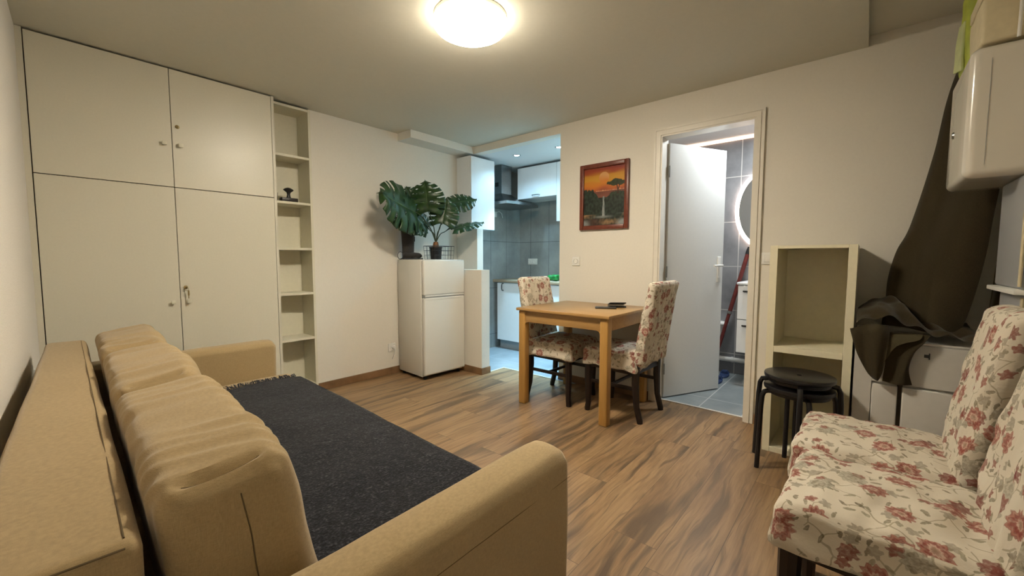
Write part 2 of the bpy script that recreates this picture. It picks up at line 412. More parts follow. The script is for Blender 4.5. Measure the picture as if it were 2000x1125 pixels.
M['frost'] = m_frost()
def m_glass():
    x = N('clear_glass'); x.b.inputs['Transmission Weight'].default_value = 1.0
    return x.P(Base_Color=(.9, .9, .92), Roughness=.05, IOR=1.4)
M['glass'] = m_glass()
def m_mirror():
    x = N('mirror_glass'); return x.P(Base_Color=(.75, .78, .80), Metallic=1.0, Roughness=.03)
M['mirror'] = m_mirror()

# ================================================================ STRUCTURE
CZ = 2.39; XB = 3.25; YA = 3.58; YD = -.62
def wc(y): return -.05 * (3.55 - y)
bm = NB(); prism(bm, [(-.35, YD - .12), (3.32, YD - .12), (3.32, 2.205), (3.207, 2.205), (3.207, 2.875), (2.98, 2.875), (2.98, 3.7), (-.35, 3.7)], -.08, 0)
struct('floor', bm, M['floor'], smooth=False)
bm = NB(); prism(bm, [(3.207, 2.0), (4.6, 2.0), (4.6, 3.8), (2.98, 3.8), (2.98, 2.875), (3.207, 2.875)], -.08, .001)
struct('floor', bm, M['kfloor'], smooth=False)
bm = NB(); prism(bm, [(3.32, -.7), (4.75, -.7), (4.75, 1.9), (3.32, 1.9)], -.08, .002)
struct('floor', bm, M['bfloor'], smooth=False)
bm = NB(); prism(bm, [(-.35, .05), (3.40, .05), (3.40, 3.9), (-.35, 3.9)], CZ, CZ + .2); struct('ceiling', bm, M['ceil'], smooth=False)
bm = NB(); prism(bm, [(-.35, YD - .12), (3.40, YD - .12), (3.40, .05), (-.35, .05)], CZ + .06, CZ + .2); struct('ceiling', bm, M['ceil'], smooth=False)
bm = NB(); box(bm, XB + .1, 4.6, 1.85, 3.9, 2.315, 2.38); struct('ceiling', bm, M['kceil'], smooth=False)
bm = NB(); box(bm, XB + .1, 4.7, -.7, 1.85, 2.345, 2.5); struct('ceiling', bm, M['kceil'], smooth=False)
bm = NB(); prism(bm, [(wc(YD - .1) - .15, YD - .12), (wc(YD - .1), YD - .12), (wc(3.9), 3.9), (wc(3.9) - .15, 3.9)], 0, 2.5)
struct('wall_left', bm, M['rough_wall'], smooth=False)
bm = NB(); box(bm, 1.5555, XB, YA, YA + .12, 0, CZ); box(bm, -.3, 1.5555, 4.0, 4.1, 0, CZ); struct('wall_back', bm, M['wall'], smooth=False)
bm = NB()
for y0, y1, z0, z1 in ((YD - .12, .605, 0, 2.5), (.605, 1.26, 2.115, 2.5), (1.26, 2.205, 0, 2.5), (2.205, 3.8, 2.315, 2.5)):
    box(bm, XB, XB + .1, y0, y1, z0, z1)
struct('wall_right', bm, M['wall'], smooth=False)
bm = NB(); box(bm, -.4, 3.4, YD - .1, YD, 0, 2.5); struct('wall_front', bm, M['wall_front'], smooth=False)
bm = NB(); box(bm, 3.19, 3.28, 3.25, YA - .001, 0, 1.485); struct('wall_kitchen_stub', bm, M['wall'], smooth=False)
bm = NB(); box(bm, 2.863, 2.978, 2.86, YA - .001, 0, 1.045, .003); struct('wall_half_height', bm, M['wall'], smooth=False)
bm = NB(); box(bm, 2.42, XB - .001, 3.365, YA - .001, 2.315, CZ - .0005); struct('trim_1', bm, M['wall'], smooth=False)
bm = NB(); box(bm, 4.42, 4.5, 1.85, 3.8, 0, 2.315); struct('wall_kitchen_right', bm, M['ktile_x'], smooth=False)
bm = NB(); box(bm, XB + .001, 4.42, 3.66, 3.76, 0, 2.315); struct('wall_kitchen_back', bm, M['ktile_y'], smooth=False)
bm = NB(); box(bm, XB + .101, 4.7, 1.85, 1.95, 0, 2.345); struct('wall_bathroom_left', bm, M['wall'], smooth=False)
bm = NB(); box(bm, 4.56, 4.66, -.7, 1.85, 0, 2.345); struct('wall_bathroom_back', bm, M['btile'], smooth=False)
bm = NB(); box(bm, XB + .101, 4.6, -.75, -.65, 0, 2.345); struct('wall_bathroom_right', bm, M['btile'], smooth=False)
# warm cove light line at the top of the bathroom wall
bm = NB(); box(bm, 4.535, 4.558, -.6, 1.8, 2.315, 2.342); struct('trim_2', bm, M['cove'], smooth=False)
# skirting boards
def base(name, x0, x1, y0, y1): bm_ = NB(); box(bm_, x0, x1, y0, y1, 0, .068, .004); struct(name, bm_, M['skirtwood'], smooth=False)
base('baseboard_back', 1.5555, 2.862, YA - .013, YA - .0005)
base('baseboard_right', XB - .013, XB - .0005, 1.31, 2.205)
base('baseboard_front', XB - .013, XB - .0005, YD, .555)
base('baseboard_half_wall', 2.850, 2.8625, 2.848, YA - .014)
base('baseboard_half_wall_end', 2.850, 2.979, 2.847, 2.8595)
# threshold strips
bm = NB(); box(bm, 3.312, 3.33, .62, 1.245, 0, .006, .002); struct('trim_3', bm, M['strip'], smooth=False)
bm = NB(); box(bm, 3.199, 3.213, 2.205, 2.88, 0, .006, .002); box(bm, 2.98, 3.2, 2.868, 2.88, 0, .006, .002); struct('trim_4', bm, M['strip'], smooth=False)
# door casing, moulded in three steps, and jamb lining
bm = NB()
def casing(bm, x0, x1, w0, w1):
    box(bm, x0, x1, .62 - w1, .62 - w0, 0, 2.10 + w0); box(bm, x0, x1, 1.245 + w0, 1.245 + w1, 0, 2.10 + w0); box(bm, x0, x1, .62 - w1, 1.245 + w1, 2.10 + w0, 2.10 + w1)
casing(bm, XB - .014, XB - .0005, 0, .064); casing(bm, XB - .020, XB - .0141, .012, .040); casing(bm, XB - .018, XB - .0141, .050, .0635)
struct('trim_5', bm, M['trimw'], smooth=False)
bm = NB()
box(bm, XB, XB + .11, .6055, .6195, 0, 2.1); box(bm, XB, XB + .11, 1.2455, 1.2595, 0, 2.1); box(bm, XB, XB + .11, .6055, 1.2595, 2.1005, 2.1145)
struct('trim_6', bm, M['trimw'], smooth=False)
# filler strips beside the wardrobe
bm = NB(); box(bm, -.02, .022, 3.487, 3.52, 0, CZ - .001); struct('trim_7', bm, M['wardrobe'], smooth=False)

# bathroom door leaf, open inwards
ang = math.atan2(-.447, .894)
dr = bpy.data.objects.new('door_1', None); COL.objects.link(dr); dr['kind'] = 'structure'; dr.location = (3.352, 1.228, 0); dr.rotation_euler = (0, 0, ang)
bm = NB(); box(bm, 0.0, .625, 0, .04, .012, 2.075, .002); link('door_leaf', bm, M['door'], dr, smooth=False)
bm = NB(); box(bm, .555, .592, -.009, 0.0, .955, 1.175, .004, 3)
tube(bm, [(.573, -.005, 1.10), (.573, -.04, 1.10), (.566, -.05, 1.10), (.55, -.052, 1.10), (.465, -.052, 1.098)], .008, 10)
lathe(bm, [(0, 0), (.007, 0), (.007, .004), (0, .004)], 12, mat=Matrix.Translation((.573, -.009, 1.0)) @ Matrix.Rotation(R(90), 4, 'X'))
box(bm, .62, .628, .008, .032, .98, 1.16, .001)
link('door_handle', bm, M['white'], dr)
for z in (.25, 1.05, 1.85):
    bm = NB(); tube(bm, [(-.004, -.004, z - .045), (-.004, -.004, z + .045)], .006, 8); link('door_hinge', bm, M['steel'], dr)

# ================================================================ WARDROBE
W = thing('built_in_wardrobe', 'built-in cream wardrobe with four flat doors and small square knobs beyond the sofa', 'wardrobe', (0, 3.48, 0))
bm = NB(); box(bm, .024, 1.255, .022, .5, 0, 2.383); link('carcass', bm, M['gap'], W, smooth=False)  # coloured dark to give the shade between the doors
bm = NB(); box(bm, 1.2385, 1.2575, .002, .5, 0, 2.383); link('side_panel', bm, M['wardrobe'], W, smooth=False)
for x0, x1, z0, z1, kx, kz, lock in ((.026, .632, 1.623, 2.378, .591, 1.895, None), (.6355, 1.2355, 1.623, 2.378, .675, 1.895, 2.015),
                                   (.026, .632, .05, 1.618, .593, .864, None), (.6355, 1.2355, .05, 1.618, .677, .864, .959)):
    bm = NB(); box(bm, x0, x1, 0, .02, z0, z1, .0015); d = link('door', bm, M['wardrobe'], W, smooth=False)
    bm = NB(); box(bm, kx - .012, kx + .012, -.026, -.0215 + .006, kz - .012, kz + .012, .003); box(bm, kx - .007, kx + .007, -.018, .0, kz - .007, kz + .007, .001)
    link('knob', bm, M['cream'], d)
    if lock:
        bm = NB(); lathe(bm, [(0, .0), (.011, 0), (.012, .004), (.009, .008), (.005, .009), (0, .006)], 18, mat=Matrix.Translation((.664, 0, lock)) @ Matrix.Rotation(R(90), 4, 'X'))
        link('lock', bm, M['brass'], d)
        if lock < 1:
            bm = NB(); box(bm, .662, .666, -.03, -.008, lock - .010, lock + .006, .001)
            tube(bm, [(.664 + .009 * math.cos(a), -.028, lock - .012 + .011 * math.sin(a)) for a in [k * math.pi / 6 for k in range(13)]], .0012, 6)
            box(bm, .668, .678, -.029, -.026, lock - .055, lock - .02, .001); box(bm, .670, .675, -.029, -.026, lock - .075, lock - .05, .0005)
            link('key', bm, M['brass'], d)
# ================================================================ BUILT-IN BOOKCASE
B = thing('built_in_bookcase', 'tall narrow cream bookcase niche with open compartments, beside the wardrobe', 'bookcase', (0, 3.54, 0))
bx0, bx1 = 1.259, 1.5545
bm = NB(); box(bm, bx0, bx0 + .017, 0, .22, 0, 2.372, .001); link('side_panel', bm, M['cream'], B, smooth=False)
bm = NB(); box(bm, bx1 - .02, bx1, 0, .22, 0, 2.372, .001); link('side_panel', bm, M['cream'], B, smooth=False)
bm = NB(); box(bm, bx0 + .017, bx1 - .02, .012, .022 + .2, .0, .03); link('plinth', bm, M['cream'], B, smooth=False)
bm = NB(); box(bm, bx0, bx1, .2205, .23, 0, 2.372); link('back_panel', bm, M['cream'], B, smooth=False)
for zt in (2.372, 1.983, 1.612, 1.242, .872, .492, .092):
    bm = NB(); box(bm, bx0 + .0175, bx1 - .0205, 0.001, .22, zt - .019, zt, .001); link('shelf', bm, M['cream'], B, smooth=False)
# blotter-like wooden stand on the shelf
t = thing('wooden_stand', 'small dark wooden stamp with a flared black grip, standing on a shelf of the niche', 'ornament', (1.388, 3.60, 1.6125))
bm = NB(); box(bm, -.062, .062, -.03, .03, 0, .033, .004); link('base', bm, M['darkwood'], t)
bm = NB(); lathe(bm, [(0, .033), (.02, .033), (.015, .045), (.012, .062), (.016, .078), (.036, .093), (.040, .100), (.030, .108), (.012, .116), (0, .117)], 20, sx=1.0, sy=.6); link('grip', bm, M['black'], t)
bm = NB(); lathe(bm, [(0, 0), (.018, 0), (.021, .05), (.024, .075), (.022, .075), (.018, .005), (0, .005)], 20); o = link('glass_tumbler', bm, M['glass']); o.location = (1.303, 3.655, 1.6125)
tag(o, 'small clear glass beside the wooden stamp on the niche shelf', 'glass')

# ================================================================ CEILING LAMP
t = thing('ceiling_lamp', 'round white glass ceiling lamp, lit, in the middle of the ceiling', 'ceiling lamp', (1.53, 1.60, CZ))
bm = NB(); lathe(bm, [(0, -.0005), (.185, -.0005), (.188, -.006), (.186, -.02), (0, -.02)], 48); link('lamp_base', bm, M['white'], t)
bm = NB(); lathe(bm, [(.186, -.0205), (.192, -.032), (.190, -.046), (.176, -.062), (.150, -.076), (.11, -.087), (.06, -.093), (0, -.095)], 64); link('lamp_shade', bm, M['lampshade'], t)

# ================================================================ SOFA
SA = -math.atan(.042)
SO = thing('sofa', 'beige linen sofa bed with padded arms, along the roughcast wall', 'sofa', (-.082, .64, 0), SA)
L = 2.38
def fab(amp, sc, seed):
    def f(q, p):
        n1 = nz(q, sc, seed); n2 = nz(q, sc * 3.1, seed + 3)
        return q + Vector((nz(q, sc, seed + 9), nz(q, sc, seed + 5), n1)) * amp + Vector((0, 0, n2)) * amp * .3
    return f
M_SEAMZ = .7508
# back frame panel
bm = NB()
def fbk(q, p):
    q.x += -.010 * p.y if p.x > 0 else -.010 * (1 - p.y)
    return fab(.003, 3, 1)(q, p)
soft_box(bm, .147, 2.16, .68, .020, (4, 40, 14), fbk, uv=False, mat=Matrix.Translation((.0755, 1.215, .41))); back = link('back_frame', bm, M['linen'], SO)
bm = NB()
tube(bm, [(.130 + .010 * (1 - k / 20), .155 + 2.10 * k / 40, M_SEAMZ + .002 * nz((0, k * .3, 0), 1)) for k in range(41)], .0011, 6)
tube(bm, [(-.01 + .150 * k / 10, .1375, .7435) for k in range(11)], .0016, 6)
link('seam', bm, M['seam'], back)
# arms
def arm(y0, y1, seed, xend, turn=.055):
    bm = NB()
    def f(q, p):
        q = fab(.004, 4, seed)(q, p)
        # soft domed top, drooping and rounded towards the front
        q.z += .012 * (1 - p.y ** 2) * max(0, p.z)
        q.y += turn * (q.x - xend / 2) * 1.0
        e = max(0, (p.x - .9) / .10)
        q.z -= .014 * e * e * max(0, p.z)
        return q
    soft_box(bm, xend, y1 - y0, .575, .028, (26, 5, 12), f, uv=False, mat=Matrix.Translation((xend / 2 + .02, (y0 + y1) / 2, .3275)))
    return link('armrest', bm, M['linen'], SO)
a1 = arm(.006, .141, 3, 1.018); a2 = arm(2.262, L + .015, 6, .965, .015)
bm = NB(); tube(bm, [(.08 + .95 * k / 20, -.0008 + .006 + .055 * (.08 + .95 * k / 20 - 1.038) + .001 * nz((k * .3, 0, 0), 1), .545 + .003 * nz((k * .4, 1, 0), 1)) for k in range(21)], .0006, 6); link('seam', bm, M['seam'], a1)
# seat base
bm = NB(); soft_box(bm, .90, 2.105, .13, .03, (16, 30, 3), fab(.004, 3, 12), uv=False, mat=Matrix.Translation((.60, 1.19, .345))); link('seat_cushion', bm, M['linen'], SO)
bm = NB(); box(bm, .15, 1.02, .137, 2.243, .05, .285, .01); link('base', bm, M['linen'], SO)
for x, y in ((.1, .08), (.98, .08), (.1, 2.3), (.98, 2.3)):
    bm = NB(); lathe(bm, [(0, 0), (.018, 0), (.022, .05), (0, .05)], 14, c=(x, y, 0)); link('leg', bm, M['black'], SO)
# loose back cushions
CUSH = ['beige back cushion nearest the camera, with a seam down its end',
        'beige back cushion between the other two on the sofa',
        'beige back cushion at the wardrobe end of the sofa']
Rm = Matrix.Translation((-.082, .64, 0)) @ Matrix.Rotation(SA, 4, 'Z')
for i, (yc, ln) in enumerate(((.523, .752), (1.255, .69), (1.920, .61))):
    bm = NB()
    def f(q, p, i=i, ln=ln):
        # plump: fuller at mid-height, thin pinched top edge corners
        bul = (1 - p.y ** 4) * (1 - .35 * p.z ** 2)
        q.x += .018 * bul * (1 if p.x > 0 else -.15) * abs(p.x)
        q.x *= 1.0 - .10 * max(0, p.z) ** 2 + .12 * max(0, -p.z)
        q.z -= .016 * math.exp(-((abs(q.y) - (ln / 2 - .036)) / .009) ** 2) * max(0, p.z) * max(0, 1 - (abs(p.x) / .75) ** 4)
        q.z += .010 * (1 - p.y ** 2) * max(0, p.z)
        c = abs(p.y) ** 8
        q.z -= .012 * c * max(0, p.z)
        # creases fanning over the top near the ends
        rid = 1 - 2.2 * abs(noise.noise(Vector((q.x * 5 + i, q.y * 17 + q.x * 5, q.z * 3 + i * 4))))
        q.z += .0062 * rid * math.exp(-((abs(q.y) - ln * .27) / .13) ** 2) * max(0, p.z)
        q.x += .0045 * rid * (1 if p.x > 0 else -1) * abs(p.x) * max(0, .4 + p.z)
        q += Vector((nz(q, 5, i * 7 + 1), nz(q, 5, i * 7 + 2), nz(q, 5, i * 7 + 3))) * .007
        q += Vector((nz(q, 14, i * 7 + 1), 0, nz(q, 14, i * 7 + 3))) * .003
        return q
    lean = Matrix.Rotation(R(-9), 4, 'Y')
    soft_box(bm, .205, ln, .372, .036, (12, 90, 18), f, uv=False, mat=lean)
    o = link('back_cushion', bm, M['linen'])
    o.matrix_world = Rm @ Matrix.Translation((.292, yc, .618))
    tag(o, CUSH[i], 'cushion', 'loose back cushions on the sofa')
    s = -1
    bm = NB(); e = -ln / 2
    pts = []
    for k in range(19):
        z = .15 - .31 * k / 18
        v = Vector((.012, e, z)); q = f(v.copy(), Vector((.1, -1, z / .186))); q.y -= .0004
        pts.append(lean @ q)
    tube(bm, pts, .0011, 6)
    pts = []
    for k in range(15):
        x = -.062 + .124 * k / 14; qv = Vector((x, e + .036, .186))
        pts.append(lean @ (f(qv, Vector((x / .1025, qv.y / (ln / 2), 1))) + Vector((0, 0, .0004))))
    tube(bm, pts, .0012, 6)  # dark line laid in the top fold for the shade of the crease
    sm = link('seam', bm, M['seam'], o)
# blanket over the seat
BL = thing('throw_blanket', 'dark navy speckled wool throw spread over the sofa seat', 'blanket', (-.082, .64, 0), SA)
bm = NB(); nx, ny = 60, 110; y0, y1 = .14, 2.075; grid = []
xs0, xs1 = .36, 1.06
for j in range(ny + 1):
    row = []
    y = y0 + (y1 - y0) * j / ny
    for i in range(nx + 1):
        s = i / nx * (xs1 - xs0 + .12)
        edge = xs1 - .012
        if xs0 + s < edge: x = xs0 + s; z = .418
        else:
            over = xs0 + s - edge; a = min(over / .03, math.pi / 2)
            x = edge + .025 * math.sin(a) ; z = .418 - .025 * (1 - math.cos(a)) - max(0, over - .047)
        n_ = nz((x, y, 0), 4, 2) * .006 + nz((x, y, 0), 30, 2) * .0018
        yy = y + (.02 * nz((x * 6, 0, 0), 1, 4) + .012 * math.sin(x * 9)) * (j / ny) ** 6
        row.append(bm.verts.new((x + (.004 * nz((0, y, z), 12) if z < .40 else 0), yy, z + n_ if z > .4 else z)))
    grid.append(row)
for j in range(ny):
    for i in range(nx): bm.faces.new((grid[j][i], grid[j][i + 1], grid[j + 1][i + 1], grid[j + 1][i]))
bmesh.ops.solidify(bm, geom=bm.faces[:], thickness=-.004)
link('blanket_cloth', bm, M['blanket'], BL)
bm = NB()
for k in range(170):
    x = xs0 + .66 * k / 170 + random.uniform(-.002, .002) + .01
    y = y1 + .018 * nz((x * 6, 0, 0), 1, 4) + .012 * math.sin(x * 9) - .004
    ln = random.uniform(.02, .05); dx = random.uniform(-.02, .02)
    tube(bm, [(x, y, .42), (x + dx * .4, y + ln * .5, .428 + random.uniform(-.004, .008)), (x + dx, y + ln, .420 + random.uniform(-.002, .010))], [.0026, .0022, .001], 5)
link('fringe', bm, M['blanket'], BL)

# ================================================================ FRIDGE
FR = thing('fridge_freezer', 'small white two-door fridge freezer standing against the wall by the kitchen entrance', 'fridge', (2.353, 3.106, 0), R(-3.2))
fw, fd, fh = .485, .455, 1.146
bm = NB(); box(bm, 0, fw, .045, fd, .03, fh, .006); link('body', bm, M['fridge'], FR)
def fdoor(z0, z1, nm):
    bm = NB(); box(bm, 0, fw, -.005, .04, z0, z1, .012, 4); return link(nm, bm, M['fridge'], FR)
d1 = fdoor(.812, fh - .003, 'freezer_door'); d2 = fdoor(.05, .785, 'fridge_door')
bm = NB(); box(bm, .01, fw - .005, .0, .045, .785, .812, .003); link('door_gap', bm, M['greyplastic'], FR)
bm = NB(); box(bm, .012, fw - .01, -.007, .02, .796, .812, .003); link('handle', bm, M['white'], d1)
bm = NB(); box(bm, .012, fw - .01, -.007, .02, .764, .786, .003); link('handle', bm, M['white'], d2)
bm = NB(); box(bm, .01, fw - .01, .035, .05, .05, fh - .01); link('door_seal', bm, M['greyplastic'], FR)
for x, y in ((.04, .06), (fw - .04, .06), (.04, .42), (fw - .04, .42)):
    bm = NB(); lathe(bm, [(0, 0), (.016, 0), (.016, .03), (0, .03)], 12, c=(x, y, 0)); link('foot', bm, M['black'], FR)

# wall sockets and switches
def plate(name, label, cat, mw, w_=.082, h_=.082, kind='socket', n=1):
    t = thing(name, label, cat); t.matrix_world = mw     # local: x along wall, y out of wall, z up
    bm = NB(); box(bm, -w_ / 2, w_ / 2, 0.0005, .010, -h_ / 2, h_ / 2, .004, 3); link('cover_plate', bm, M['white'], t)
    for k in range(n):
        cx = (k - (n - 1) / 2) * .075
        bm = NB()
        if kind == 'switch': box(bm, cx - .024, cx + .024, .009, .014, -.024, .024, .003)
        else: lathe(bm, [(.024, 0), (.021, .004), (.019, -.0), (0, -.0)], 24, mat=Matrix.Translation((cx, .0105, 0)) @ Matrix.Rotation(R(-90), 4, 'X'))
        link('rocker' if kind == 'switch' else 'socket_ring', bm, M['paper'], t)
    return t
def wm(p, ux, out): # wall frame
    ux = Vector(ux); out = Vector(out); m = Matrix((( *ux, 0), (*out, 0), (0, 0, 1, 0), (0, 0, 0, 1))).transposed(); m.translation = Vector(p); return m
plate('light_socket_plate', 'square white wall switch plate above the dining table, below the painting', 'switch', wm((XB, 2.02, 1.134), (0, 1, 0), (-1, 0, 0)))
plate('light_switch', 'white light switch between the bathroom door casing and the open shelf unit', 'switch', wm((XB, .505, 1.158), (0, 1, 0), (-1, 0, 0)), kind='switch')
ps = plate('power_socket', 'white wall socket low on the wall beside the fridge, with a plug in it', 'socket', wm((2.306, YA, .268), (-1, 0, 0), (0, -1, 0)))
bm = NB(); lathe(bm, [(0, .03), (.014, .03), (.019, .022), (.020, 0), (0, 0)], 18, mat=Matrix.Translation((-.01, .011, 0)) @ Matrix.Rotation(R(-90), 4, 'X'))
tube(bm, [(-.01, .035, 0), (-.01, .047, -.02), (-.008, .035, -.06), (-.006, .006, -.12)], .004, 8); link('plug', bm, M['paper'], ps)
plate('double_socket', 'white double socket on the dark kitchen tiles above the worktop', 'socket', wm((4.42, 3.43, 1.12), (0, 1, 0), (-1, 0, 0)), w_=.155, n=2)

# ================================================================ PAINTING
PT = thing('framed_painting', 'small framed painting of a waterfall under an orange sunset sky above the table', 'painting', (XB, 1.745, 1.695))
hw, hh = .232, .285
bm = NB(); fwid = .038
for (y0, y1, z0, z1) in ((-hw, -hw + fwid, -hh, hh), (hw - fwid, hw, -hh, hh), (-hw + fwid, hw - fwid, -hh, -hh + fwid), (-hw + fwid, hw - fwid, hh - fwid, hh)):
    box(bm, -.028, -.001, y0, y1, z0, z1, .006, 2)
link('picture_frame', bm, M['mahog'], PT)
def paint(u, v):  # u 0..1 left to right as seen, v 0 bottom..1 top
    n1 = noise.noise(Vector((u * 5, v * 9, 1))); n2 = noise.noise(Vector((u * 20, v * 20, 4))); n3 = noise.noise(Vector((u * 3, v * 14, 7)))
    def mx(a, b, t): t = max(0, min(1, t)); return tuple(p * (1 - t) + q * t for p, q in zip(a, b))
    sky = [(1.0, (.28, .035, .02)), (.93, (.40, .06, .015)), (.86, (.65, .30, .02)), (.78, (.70, .36, .03)), (.70, (.72, .24, .02)), (.62, (.55, .13, .03)), (.58, (.30, .08, .04))]
    vv = v + .05 * n3; c = sky[-1][1]
    for (a, ca), (b, cb) in zip(sky[:-1], sky[1:]):
        if b <= vv <= a: c = mx(cb, ca, (vv - b) / (a - b)); break
    if vv > 1: c = sky[0][1]
    d = math.hypot((u - .50) * .78, v - .815)
    if d < .095: c = mx((.75, .26, .03), (.80, .42, .16), (v - .76) / .1 + n1 * .5)
    if v < .60 + .02 * n2:
        c = mx((.55, .18, .10), (.75, .38, .20), .5 + n2) if v > .585 and u > .3 else mx((.16, .05, .035), (.30, .10, .06), .5 + n3)
    # forest
    hl = .60 + .05 * abs(math.sin(u * 34)) * (1 - u / .4) + .03 * n2 if u < .36 else .50
    if u < .45 and v < hl - max(0, u - .24) * .9: c = mx((.012, .022, .012), (.03, .055, .035), .5 + n2 * 1.5)
    if u > .55 and v < .56 + .02 * n2 - max(0, .68 - u) * .8: c = mx((.012, .020, .010), (.035, .06, .035), .5 + n2 * 1.5)
    if v < .48: c = mx((.010, .018, .012), (.035, .055, .04), .5 + n2 * 1.4 + n1 * .5)
    # spreading tree at right
    for cx, cy, rx, ry in ((.68, .705, .12, .032), (.80, .74, .12, .035), (.90, .70, .11, .04), (.75, .68, .1, .02)):
        if ((u - cx) / rx) ** 2 + ((v - cy) / ry) ** 2 < 1 + n2: c = mx((.015, .03, .012), (.05, .06, .015), .5 + n2)
    if abs(u - (.80 + (.68 - v) * .3)) < .012 and .52 < v < .70: c = (.05, .02, .01)
    if abs(u - (.88 - (.70 - v) * .4)) < .010 and .52 < v < .70: c = (.05, .02, .01)
    # waterfall and pool
    wf = .020 + max(0, .42 - v) * .09
    if abs(u - (.495 + .01 * n1)) < wf + .01 * n2 and .16 < v < .50: c = mx((.42, .45, .44), (.10, .13, .13), abs(u - .495) / (wf + .001) * .9 + n2 * .5)
    if v < .20:
        c = mx(c, (.35, .38, .37), (1 - abs(v - .15) / .03) * (1 - abs(u - .48) / .28))
        c = mx(c, (.45, .26, .12), (1 - abs(v - .06) / .06) * (1 - abs(u - .60) / .3) + n2 * .4)
        if v < .12: c = mx(c, (.10, .03, .02), (1 - abs(u - .25) / .25) * .7)
    return (*c, 1)
bm = NB(); cl = bm.loops.layers.color.new('paint'); ny_, nz_ = 130, 170; cy, cz = hw - fwid + .004, hh - fwid + .004
vs = [[bm.verts.new((-.010, cy - 2 * cy * i / ny_, -cz + 2 * cz * j / nz_)) for i in range(ny_ + 1)] for j in range(nz_ + 1)]
for j in range(nz_):
    for i in range(ny_):
        f = bm.faces.new((vs[j][i], vs[j + 1][i], vs[j + 1][i + 1], vs[j][i + 1]))
        for lp, (a, b) in zip(f.loops, ((i, j), (i, j + 1), (i + 1, j + 1), (i + 1, j))): 
            c = paint(a / ny_, b / nz_); lp[cl] = tuple(max(0, min(1, q * .72)) ** (1 / 2.2) for q in c[:3]) + (1,)
bmesh.ops.recalc_face_normals(bm, faces=bm.faces[:])
x = N('oil_paint'); at = x.n('ShaderNodeVertexColor', {'layer_name': 'paint'}); x.bump(x.noise(x.obj(), 90, 3), .2, .001)
link('canvas', bm, x.P(Base_Color=at.outputs[0], Roughness=.35), PT, smooth=False)

# ================================================================ TABLE
TB = thing('dining_table', 'square oak dining table against the wall between two floral chairs', 'table', (2.50, 1.30, 0), R(0.6))
tw, td, tz = .72, .775, .77
bm = NB(); box(bm, -.015, tw, -.015, td + .015, tz - .022, tz, .004, 2); link('tabletop', bm, M['oak_y'], TB)
bm = NB(); lw = .062
box(bm, .012, .030, lw - .002, td - lw + .002, tz - .11, tz - .0222, .001); box(bm, tw - .035, tw - .02, lw, td - lw, tz - .11, tz - .0222)
box(bm, lw - .002, tw - lw, .006, .024, tz - .11, tz - .0222, .001); box(bm, lw - .002, tw - lw, td - .024, td - .006, tz - .11, tz - .0222, .001)
link('apron', bm, M['oak_y'], TB)
for x0, y0, s1, s2 in ((0, 0, 1, 1), (0, td - lw, 1, -1), (tw - lw - .01, 0, -1, 1), (tw - lw - .01, td - lw, -1, -1)):
    bm = NB(); box(bm, x0, x0 + lw, y0, y0 + lw, 0, tz - .0225, .008, 3)
    # curved bracket where the leg meets the apron
    yb = y0 + (lw if s2 > 0 else 0)
    pts = [(0, 0), (0, -.028)] + [(.028 - .028 * math.cos(a), -.028 + .028 * math.sin(a)) for a in (0.4, .8, 1.2, 1.57)]
    vsb = [[bm.verts.new((x0 + dx_, yb + s2 * (a - .001), tz - .109 + b)) for a, b in pts] for dx_ in (.004, .03)]
    bm.faces.new(vsb[0]); bm.faces.new(list(reversed(vsb[1])))
    for k in range(len(pts)): bm.faces.new((vsb[0][k], vsb[0][(k + 1) % len(pts)], vsb[1][(k + 1) % len(pts)], vsb[1][k]))
    bmesh.ops.recalc_face_normals(bm, faces=bm.faces[:])
    link('leg', bm, M['oak_z'], TB)
# phone and wallet
bm = NB(); box(bm, -.08, .08, -.04, .04, 0, .011, .004, 3); o = link('smartphone', bm, M['black']); o.location = (2.90, 1.53, tz + .0005); o.rotation_euler = (0, 0, R(-62)); tag(o, 'dark smartphone lying flat on the oak table', 'phone')
t = thing('folded_wallet', 'open black wallet leaning on the smartphone on the oak table', 'wallet', (3.03, 1.50, tz + .0005), R(-50))
bm = NB(); box(bm, -.065, .065, -.042, .042, 0, .010, .003, 2); link('lower_cover', bm, M['black'], t)
bm = NB(); box(bm, -.065, .065, -.084, 0, 0, .009, .003, 2, mat=Matrix.Translation((0, .042, .012)) @ Matrix.Rotation(R(-14), 4, 'X')); link('upper_cover', bm, M['black'], t)

